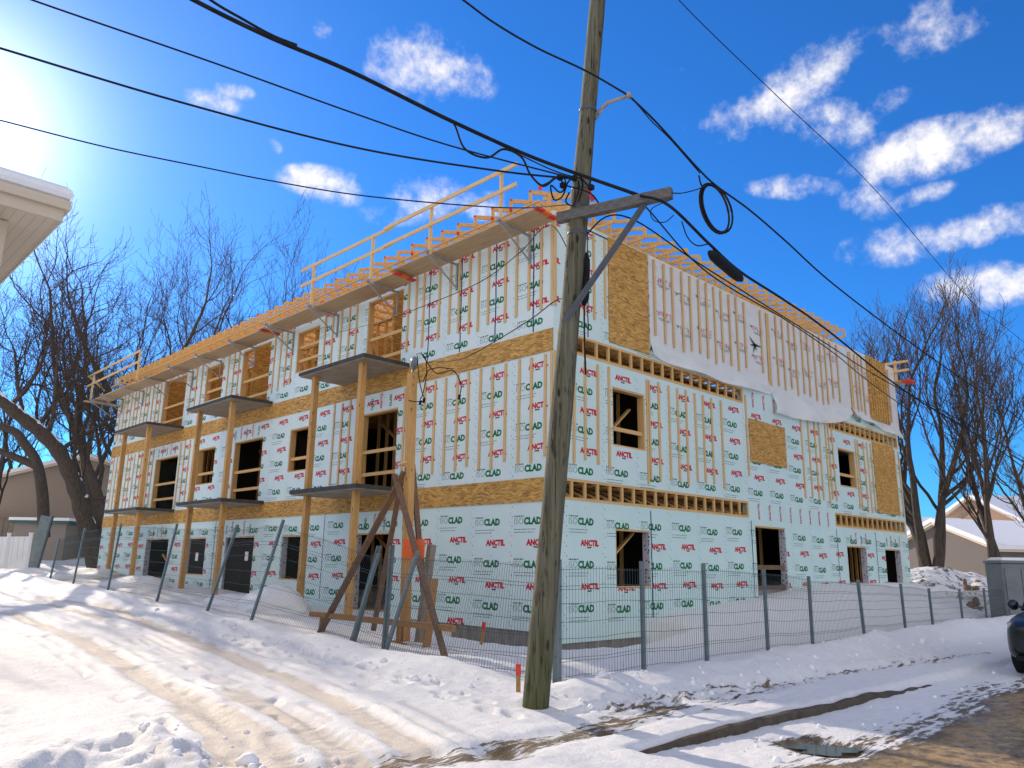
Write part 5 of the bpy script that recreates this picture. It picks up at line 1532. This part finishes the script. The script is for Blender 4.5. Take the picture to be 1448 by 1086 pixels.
# leaning snow-capped trunk on the left
LT = thing('leaning_tree', ground_at(128, 775, 36), 'thick leaning bare trunk with snow along its upper side at left', 'tree')
path = curve([at_depth(x, y, d) for x, y, d in ((142, 825, 36), (136, 795, 36), (122, 742, 36), (112, 705, 36), (100, 672, 35.8), (84, 640, 35.5), (58, 612, 35), (30, 590, 34.5), (0, 566, 34), (-60, 520, 33.5))], 6)
rr = np.linspace(0.44, 0.22, len(path)) * (1 + 0.08 * np.sin(np.arange(len(path)) * 1.3))
mb = MB(); mb.tube(path, rr, 14); mb.build('trunk', M['bark'], LT, smooth=True)
mb = MB(); rs = np.random.RandomState(4)
upv = np.array([0.35 * RT[0], 0.35 * RT[1], 0.95])
mb2 = MB()
pts = path[8:]; mb2.tube(pts + upv * (rr[8:, None] * 0.72), rr[8:] * (0.42 + 0.25 * np.sin(np.arange(len(pts)) * 0.9) * np.cos(np.arange(len(pts)) * 2.1)), 8)
mb2.build('snow_cap', M['snow'], LT, smooth=True)
ii = list(range(14, len(path), 4))
dd0 = rs.normal(0, 0.5, (len(ii), 3)) + np.array([0, 0, 0.8]); dd0 /= np.linalg.norm(dd0, axis=1, keepdims=True)
lv = grow(path[ii], dd0, np.full(len(ii), 4.6), np.full(len(ii), 0.11), rs, 5, (5, 5, 5, 4, 4), 0.2, 0.6, 1)
v, q = level_mesh(lv, (6, 4, 3, 3)); quad_mesh('crown', v, q, M['twig'], LT)
LT2 = thing('leaning_tree', ground_at(60, 760, 40), 'dark gnarled low trunk behind the leaning snowy trunk at far left', 'tree')
mb = MB(); mb.tube(curve([at_depth(x, y, 40) for x, y in ((62, 760), (60, 700), (52, 655), (35, 628), (20, 610), (-10, 600))], 5), np.linspace(0.30, 0.18, 26), 10)
mb.tube(curve([at_depth(x, y, 40) for x, y in ((55, 660), (30, 650), (5, 640), (-30, 625))], 5), np.linspace(0.22, 0.14, 16), 10)
mb.build('trunk', M['bark'], LT2, smooth=True)

# ================================================================== neighbouring houses
# pale house at the left edge: only its eave corner reaches the picture
tip = at_depth(103, 295, 9.0)
H1 = thing('pale_house', (tip[0] - 3, tip[1] + 4, 0), 'pale tan house corner with soffit eave and snowy roof at the upper left', 'house')
tx, ty, tz = tip + np.array([-0.07, 0.05, -0.08])
mb = MB(); mb.box((tx - 9, ty + 0.48, 0), (tx - 0.48, ty + 10, tz - 0.09)); mb.build('wall', M['side_tan'], H1)
mb = MB(); mb.box((tx - 0.55, ty + 0.45, 0), (tx - 0.45, ty + 0.55, tz - 0.095)); mb.build('corner_trim', M['tan'], H1)
mb = MB(); mb.box((tx - 9, ty + 0.03, tz - 0.085), (tx - 0.03, ty + 10, tz - 0.065)); mb.build('soffit', M['soffit'], H1)
mb = MB()
mb.box((tx - 9, ty, tz - 0.09), (tx, ty + 0.028, tz + 0.10)); mb.box((tx - 0.028, ty + 0.029, tz - 0.09), (tx, ty + 10, tz + 0.12))
mb.box((tx - 9, ty - 0.05, tz + 0.05), (tx + 0.05, ty - 0.002, tz + 0.16)); mb.box((tx + 0.002, ty - 0.001, tz + 0.05), (tx + 0.05, ty + 10, tz + 0.16))
mb.build('fascia', M['tan'], H1)
mb = MB(); k = 16
prof = [(0.05, 0.0), (-0.02, 0.04), (-0.04, 0.09), (-0.02, 0.15), (0.04, 0.20), (0.12, 0.235), (0.25, 0.27), (0.45, 0.32), (0.8, 0.42), (4.5, 1.6)]
vs = []; 
for (u, h) in prof:
    vs += [(tx - u + 0.02, ty + u - 0.02, tz + 0.15 + h), (tx - 9, ty + u - 0.02, tz + 0.15 + h), (tx - u + 0.02, ty + 10, tz + 0.15 + h)]
for i in range(len(prof) - 1):
    a = i * 3; mb.add([vs[a], vs[a + 1], vs[a + 4], vs[a + 3]], [(0, 1, 2, 3)]); mb.add([vs[a], vs[a + 2], vs[a + 5], vs[a + 3]], [(0, 1, 2, 3)])
mb.build('roof_snow', M['snow'], H1, smooth=True)

def gable_house(name, label, c, ang, w, d, h, rh, wallm, over=0.35, windows=(), chim=None, parts=()):
    """w along local x (gable across), d along local y (ridge), eave height h, rise rh"""
    o = thing(name, (c[0], c[1], c[2]), label, 'house')
    ca, sa = math.cos(ang), math.sin(ang)
    def L(x, y, z): return (c[0] + ca * x - sa * y, c[1] + sa * x + ca * y, c[2] + z)
    mb = MB()
    V_ = [L(-w / 2, -d / 2, -1), L(w / 2, -d / 2, -1), L(w / 2, -d / 2, h), L(0, -d / 2, h + rh), L(-w / 2, -d / 2, h),
          L(-w / 2, d / 2, -1), L(w / 2, d / 2, -1), L(w / 2, d / 2, h), L(0, d / 2, h + rh), L(-w / 2, d / 2, h)]
    mb.add(V_, [(0, 1, 2, 3, 4), (9, 8, 7, 6, 5), (0, 4, 9, 5), (1, 6, 7, 2)]); mb.build('wall', wallm, o)
    sl_ = rh / (w / 2)
    def slab(z0, z1, ov, nm, m_):
        mb = MB(); e = w / 2 + ov; y0, y1 = -d / 2 - ov, d / 2 + ov
        for s_ in (-1, 1):
            q = [L(0, y0, h + rh + z0), L(s_ * e, y0, h - sl_ * ov + z0), L(s_ * e, y1, h - sl_ * ov + z0), L(0, y1, h + rh + z0),
                 L(0, y0, h + rh + z1), L(s_ * e, y0, h - sl_ * ov + z1), L(s_ * e, y1, h - sl_ * ov + z1), L(0, y1, h + rh + z1)]
            mb.add(q, [(0, 1, 2, 3), (7, 6, 5, 4), (0, 4, 5, 1), (1, 5, 6, 2), (2, 6, 7, 3)])
        return mb.build(nm, m_, o)
    rf = slab(0.01, 0.16, over, 'roof', M['tan']); slab(0.163, 0.40, over + 0.04, 'roof_snow', M['snow'])
    for (fx, fy, ww, wh, face) in windows:
        # face 0: -y gable, 1: +x side, 3: -x side
        def Wp(u, z, o_):
            if face == 0: return L(u, -d / 2 - o_, z)
            if face == 1: return L(w / 2 + o_, u, z)
            return L(-w / 2 - o_, u, z)
        fr = MB()
        def q4(u0, u1, z0, z1, o0, o1, mb):
            P = [Wp(u, z, o_) for o_ in (o0, o1) for (u, z) in ((u0, z0), (u1, z0), (u1, z1), (u0, z1))]
            mb.add(P, [(0, 1, 2, 3), (4, 5, 6, 7), (0, 1, 5, 4), (1, 2, 6, 5), (2, 3, 7, 6), (3, 0, 4, 7)])
        t = 0.09
        q4(fx - ww / 2, fx + ww / 2, fy, fy + t, 0.003, 0.06, fr); q4(fx - ww / 2, fx + ww / 2, fy + wh - t, fy + wh, 0.003, 0.06, fr)
        q4(fx - ww / 2, fx - ww / 2 + t, fy + t, fy + wh - t, 0.003, 0.06, fr); q4(fx + ww / 2 - t, fx + ww / 2, fy + t, fy + wh - t, 0.003, 0.06, fr)
        wo_ = fr.build('window', M['white_vinyl'], o)
        gl = MB(); q4(fx - ww / 2 + t, fx + ww / 2 - t, fy + t, fy + wh - t, 0.003, 0.02, gl); gl.build('pane', M['glass'], wo_)
    if chim:
        mb = MB(); x, y, z0, z1 = chim
        for (a, b_) in ((z0, z1),):
            P = [L(x + i * .35, y + j * .35, zz_) for zz_ in (a, b_) for i, j in ((-1, -1), (1, -1), (1, 1), (-1, 1))]
            mb.add(P, [(4, 5, 6, 7), (0, 1, 5, 4), (1, 2, 6, 5), (2, 3, 7, 6), (3, 0, 4, 7)])
        ch = mb.build('chimney', M['chimney'], o)
        mb = MB(); p = L(x, y, z1); mb.tube([p, (p[0], p[1], p[2] + .3)], 0.1, 8); mb.build('flue', M['slate'], ch)
    return o, L
# beige house behind the left end
hc = ground_at(70, 740, 62)
AX = math.atan2(FW[1], FW[0])
gable_house('beige_house', 'beige-sided house with snowy low roof behind the left end of the block', at_depth(160, 740, 54) * np.array([1, 1, 0]) + np.array([0, 0, 1.0]), AX - PI / 2 + 0.12, 12.5, 11, 4.9, 1.7, M['side_beige'], windows=((1.2, 1.2, 1.0, 1.5, 0),))
# low shed with green roof edge
sc_ = at_depth(72, 760, 44)
o = thing('garden_shed', (sc_[0], sc_[1], th(sc_[0], sc_[1])), 'low grey-green garden shed with snow-covered roof at far left', 'shed')
zb = th(sc_[0], sc_[1])
mb = MB(); 
for (a, b_, z0, z1, m_, nm) in ((1.45, 1.2, -.3, 1.95, 'side_taupe', 'wall'), (1.65, 1.4, 1.953, 2.10, 'shedroof', 'roof'), (1.68, 1.43, 2.103, 2.26, 'snow', 'roof_snow')):
    if m_ == 'shedroof' and m_ not in M: M[m_] = mat('green_roof_edge', (0.06, 0.13, 0.10), 0.6)[0]
    mb = MB()
    P = []
    for zz_ in (zb + z0, zb + z1):
        for i, j in ((-1, -1), (1, -1), (1, 1), (-1, 1)):
            P.append((sc_[0] + RT[0] * a * i + FW[0] * b_ * j, sc_[1] + RT[1] * a * i + FW[1] * b_ * j, zz_))
    mb.add(P, [(3, 2, 1, 0), (4, 5, 6, 7), (0, 1, 5, 4), (1, 2, 6, 5), (2, 3, 7, 6), (3, 0, 4, 7)]); mb.build(nm, M[m_], o)
# wooden board fence, white vinyl fence, big grey-green panel post
def board_fence(name, label, a, b_, h, n_, m_, cat='fence', cap=None):
    o = thing(name, ((a[0] + b_[0]) / 2, (a[1] + b_[1]) / 2, a[2]), label, cat)
    a = np.array(a); b_ = np.array(b_)
    mb = MB()
    for i in range(n_):
        p = a + (b_ - a) * (i + .5) / n_; q = (b_ - a) / n_ * 0.47
        mb.beam(p - q + np.array([0, 0, h / 2]), p + q + np.array([0, 0, h / 2]), 0.03, h)
    mb.build('boards', M[m_], o)
    for i in range(0, n_ + 1, max(1, n_ // 4)):
        p = a + (b_ - a) * i / n_; mb = MB(); mb.beam(p + np.array([0, 0, -.4]), p + np.array([0, 0, h + .12]), 0.12, 0.12, (1, 0, 0))
        mb.box(p + np.array([-.08, -.08, h + .121]), p + np.array([.08, .08, h + .16])); mb.build('post', M[m_], o)
    return o
wa = at_depth(-90, 800, 32); wb = at_depth(38, 795, 33); wa[2] = th(wa[0], wa[1]) ; wb[2] = th(wb[0], wb[1])
board_fence('vinyl_fence', 'white vinyl privacy fence at the left picture edge', wa, wb, 1.35, 16, 'white_vinyl')
wa = at_depth(-60, 760, 47); wb = at_depth(36, 760, 47); wa[2] = th(wa[0], wa[1]); wb[2] = th(wb[0], wb[1])
board_fence('wooden_fence', 'brown wooden board fence behind the white vinyl fence', wa, wb, 2.1, 14, 'greywood')
gp = at_plane(45, 818, 0, -3.9)
gz = th(gp[0], gp[1]); o = thing('steel_panel', (gp[0], gp[1], gz), 'tall grey-green steel panel leaning at the far end of the side-street fence', 'panel')
p0 = at_depth(42, 818, 34); p0[2] = th(p0[0], p0[1])
mb = MB(); mb.beam(p0 + np.array([0, 0, -.2]), p0 + np.array([RT[0] * .35, RT[1] * .35, 2.25]), 0.5, 0.08, tuple(-FW)); mb.build('sheet', M['galv'], o)
mb = MB(); mb.beam(p0 + RT * .27 + np.array([0, 0, -.2]), p0 + RT * .27 + np.array([RT[0] * .35, RT[1] * .35, 2.25]), 0.06, 0.12, tuple(-FW)); mb.build('edge', M['slate'], o)

# right-hand houses
c = at_depth(1440, 800, 47); c[2] = -0.2
g, L_ = gable_house('grey_house', 'grey-sided bungalow with snowy roof behind the bare trees at right', c, AX + PI + 0.22, 8.5, 11.0, 2.9, 1.5, M['side_grey'], windows=((0.6, 0.7, 0.8, 1.5, 1), (2.4, 0.0, 1.0, 2.1, 1)))
mb = MB()
mb.tube([L_(4.33, -1.0, 0.1), L_(4.33, -1.0, 2.2), L_(4.33, -0.8, 2.5), L_(4.33, 0.1, 2.6)], 0.055, 8); mb.build('downpipe', M['tan'], g)
c = at_depth(1455, 780, 62); c[2] = 0.3
gable_house('brick_house', 'tan brick house with gable window and chimney behind the grey bungalow', c, AX + 0.35, 10, 11, 4.2, 2.6, M['brick_tan'], windows=((-1.2, 2.6, 1.4, 1.8, 0), (1.0, .4, 1.4, 1.6, 0), (2.4, 2.6, 1.2, 1.8, 0)), chim=(-3.6, -2.5, 4.5, 7.6))
c = at_depth(1285, 770, 60); c[2] = 0.0
gable_house('taupe_house', 'taupe house glimpsed between the building end and the dark tree stems', c, AX + 0.2, 9, 9, 3.2, 2.0, M['side_taupe'])

# ================================================================== grey utility cabinet, dirt mound, car
c = at_depth(1436, 898, 24.5); c[2] = th(c[0], c[1])
o = thing('utility_cabinet', c, 'big grey metal utility cabinet capped with snow at the right edge', 'utility cabinet')
def obx(mb, c, w, d, z0, z1, dx=0, dy=0, tp=1.0):
    P = []
    f2 = np.array([FW[0], FW[1], 0]); f2 /= np.linalg.norm(f2); r2_ = np.array([RT[0], RT[1], 0]); r2_ /= np.linalg.norm(r2_)
    for zz_, k in ((z0, 1.0), (z1, tp)):
        for i, j in ((-1, -1), (1, -1), (1, 1), (-1, 1)):
            p = c + r2_ * (dx + w / 2 * i * k) + f2 * (dy + d / 2 * j * k); P.append((p[0], p[1], c[2] + zz_))
    mb.add(P, [(3, 2, 1, 0), (4, 5, 6, 7), (0, 1, 5, 4), (1, 2, 6, 5), (2, 3, 7, 6), (3, 0, 4, 7)])
mb = MB(); obx(mb, c, 1.1, 0.9, -.2, 1.65, 0.1); mb.build('body', M['boxgrey'], o, bevel=0.03)
mb = MB(); obx(mb, c, 1.16, 0.96, 1.653, 1.73, 0.1); mb.build('lid', M['boxgrey'], o, bevel=0.02)
mb = MB(); obx(mb, c, 0.5, 0.04, 0.1, 1.5, -0.14, -0.475); mb.build('door', M['boxgrey'], o, bevel=0.01)
mb = MB(); obx(mb, c, 0.5, 0.04, 0.1, 1.5, 0.38, -0.475); mb.build('door', M['boxgrey'], o, bevel=0.01)
mb = MB(); obx(mb, c, 0.7, 0.7, -.2, 1.6, 1.0, -.2); mb.build('side_box', M['boxgrey'], o, bevel=0.04)
mb = MB(); obx(mb, c, 1.05, 0.86, 1.733, 1.84, 0.1, 0, 0.85); mb.build('snow_cap', M['snow'], o, bevel=0.05)
md = at_depth(1335, 840, 29); md[2] = -0.1
lump('dirt_mound', md, 3.6, 2.6, 1.7, M['dirt'], 'snow-dusted mound of dug earth and stones beyond the right fence', 'mound', 5, 0.4, 60)
rgk = random.Random(5)
for i in range(26):
    a = rgk.uniform(PI * 0.9, PI * 2.1); t = rgk.uniform(0.35, 0.95)
    p = md + np.array([3.5 * t * math.cos(a), 2.5 * t * math.sin(a), 1.55 * (1 - t * t) ** .6]); s_ = rgk.uniform(0.06, 0.2)
    lump('stone', p + np.array([0, 0, -s_ * .4]), s_, s_ * .8, s_ * .9, M['oldwood'], 'dark lump of earth lying on the snow-dusted mound', 'stone', i, 0.4, 8, group='earth lumps on the mound')

def car(front, label):
    """dark sport-utility car, nose toward -x, near flank at larger y"""
    fx, fy, fz = front
    o = thing('parked_car', (fx + 2.3, fy - 0.93, fz), label, 'car')
    W2 = 0.93; cy = fy - W2
    # (x, half width low, half width high, bottom, belt, top)
    st = [(0.0, .62, .60, .42, .78, .80), (0.06, .78, .74, .30, .84, .87), (0.25, .88, .82, .24, .92, .955), (0.6, .92, .86, .22, .97, 1.01), (1.1, .93, .87, .22, 1.0, 1.06),
          (1.45, .93, .87, .22, 1.02, 1.10), (3.9, .93, .87, .22, 1.06, 1.10), (4.3, .92, .85, .26, 1.06, 1.09), (4.55, .86, .80, .34, 1.0, 1.03), (4.62, .76, .7, .42, .9, .93)]
    mb = MB(); vs = []
    for (x, wl, wh, zb_, zm, zt_) in st:
        ring = [(-wl * .9, zb_), (wl * .9, zb_), (wl, zb_ + .12), (wl, (zb_ + zm) / 2 + .08), (wh + .02, zm), (wh * .8, zt_), (-wh * .8, zt_), (-wh - .02, zm), (-wl, (zb_ + zm) / 2 + .08), (-wl, zb_ + .12)]
        vs += [(fx + x, cy + a, fz + b_) for a, b_ in ring]
    k = 10; fs = []
    for i in range(len(st) - 1):
        for j in range(k): fs.append((i * k + j, i * k + (j + 1) % k, (i + 1) * k + (j + 1) % k, (i + 1) * k + j))
    fs.append(tuple(range(k - 1, -1, -1))); fs.append(tuple((len(st) - 1) * k + j for j in range(k)))
    mb.add(vs, fs); b_o = mb.build('body', M['carpaint'], o, smooth=True)
    sb = b_o.modifiers.new('s', 'SUBSURF'); sb.levels = 2; sb.render_levels = 2
    def cab(s, m_, nm, e=0.0):
        mb = MB(); vs = []
        for (x, w, z) in ((1.25 - e, .80, 1.06), (2.05, .66, 1.62 + e), (3.7, .66, 1.62 + e), (4.4 + e, .76, 1.05)):
            vs += [(fx + x, cy - w - e, fz + z), (fx + x, cy + w + e, fz + z)]
        lo = [(fx + 1.25, cy - .8, fz + 1.0), (fx + 4.4, cy - .8, fz + 1.0)]
        mb.add(vs, [(0, 1, 3, 2), (2, 3, 5, 4), (4, 5, 7, 6)])
        for s_ in (0, 1):
            q = [vs[s_], vs[2 + s_], vs[4 + s_], vs[6 + s_]]; mb.add(q, [(0, 1, 2, 3)])
        return mb.build(nm, m_, o)
    cab(1, M['glass'], 'windows')
    mb = MB(); mb.box((fx + 2.1, cy - .64, fz + 1.625), (fx + 3.75, cy + .64, fz + 1.66))
    for s_ in (-1, 1):
        mb.beam((fx + 1.22, cy + s_ * .805, fz + 1.05), (fx + 2.08, cy + s_ * .665, fz + 1.63), 0.07, 0.06); mb.beam((fx + 2.9, cy + s_ * .80, fz + 1.05), (fx + 2.9, cy + s_ * .67, fz + 1.62), 0.08, 0.03); mb.beam((fx + 4.42, cy + s_ * .77, fz + 1.05), (fx + 3.7, cy + s_ * .67, fz + 1.63), 0.12, 0.05)
    mb.build('roof', M['carpaint'], o, bevel=0.02)
    for s_ in (-1, 1):
        mb = MB(); c_ = np.array([fx + 0.22, cy + s_ * .72, fz + .80])
        mb.tube([c_ + np.array([-.10, -s_ * .16, -.03]), c_ + np.array([-.02, s_ * .02, 0.0]), c_ + np.array([.22, s_ * .13, .05])], [.05, .085, .04], 10); mb.build('headlight', M['lamp_glass'], o, smooth=True)
        mb = MB(); c_ = np.array([fx + 0.10, cy + s_ * .66, fz + .46]); mb.tube([c_ + np.array([-.05, 0, 0]), c_ + np.array([.1, 0, 0])], .07, 10); mb.build('fog_lamp', M['black'], o, smooth=True)
        mb = MB(); c_ = np.array([fx + 1.5, cy + s_ * 1.02, fz + 1.12]); mb.tube([c_ + np.array([-.1, 0, 0]), c_, c_ + np.array([.08, 0, 0])], [.05, .10, .09], 10); mb.beam(c_ - np.array([0, s_ * .18, .04]), c_, .05, .04); mb.build('mirror', M['carpaint'], o, smooth=True)
        for x in (0.85, 3.6):
            c_ = np.array([fx + x, cy + s_ * .80, fz + .34])
            mb = MB(); mb.tube([c_ + np.array([0, -.11, 0]), c_ + np.array([0, -.09, 0]), c_ + np.array([0, .09, 0]), c_ + np.array([0, .115, 0])], [.29, .34, .34, .29], 24); wh_ = mb.build('wheel', M['tyre'], o, smooth=True)
            mb = MB(); mb.tube([c_ + np.array([0, -.118, 0]), c_ + np.array([0, .122, 0])], .2, 16); mb.build('rim', M['steel'], wh_)
    mb = MB(); mb.box((fx - 0.02, cy - .42, fz + .50), (fx + .05, cy + .42, fz + .72)); mb.build('grille', M['black'], o)
    mb = MB(); mb.box((fx + 0.0, cy - .7, fz + .28), (fx + .12, cy + .7, fz + .36)); mb.build('lower_bumper', M['black'], o)
    return o
cp = at_z(1424, 945, 0.0)
car((float(cp[0]) - 0.1, float(cp[1]) + 0.05, th(cp[0] + 1, cp[1] - 1)), 'dark sport-utility car parked at the right picture edge, its nose just in view')
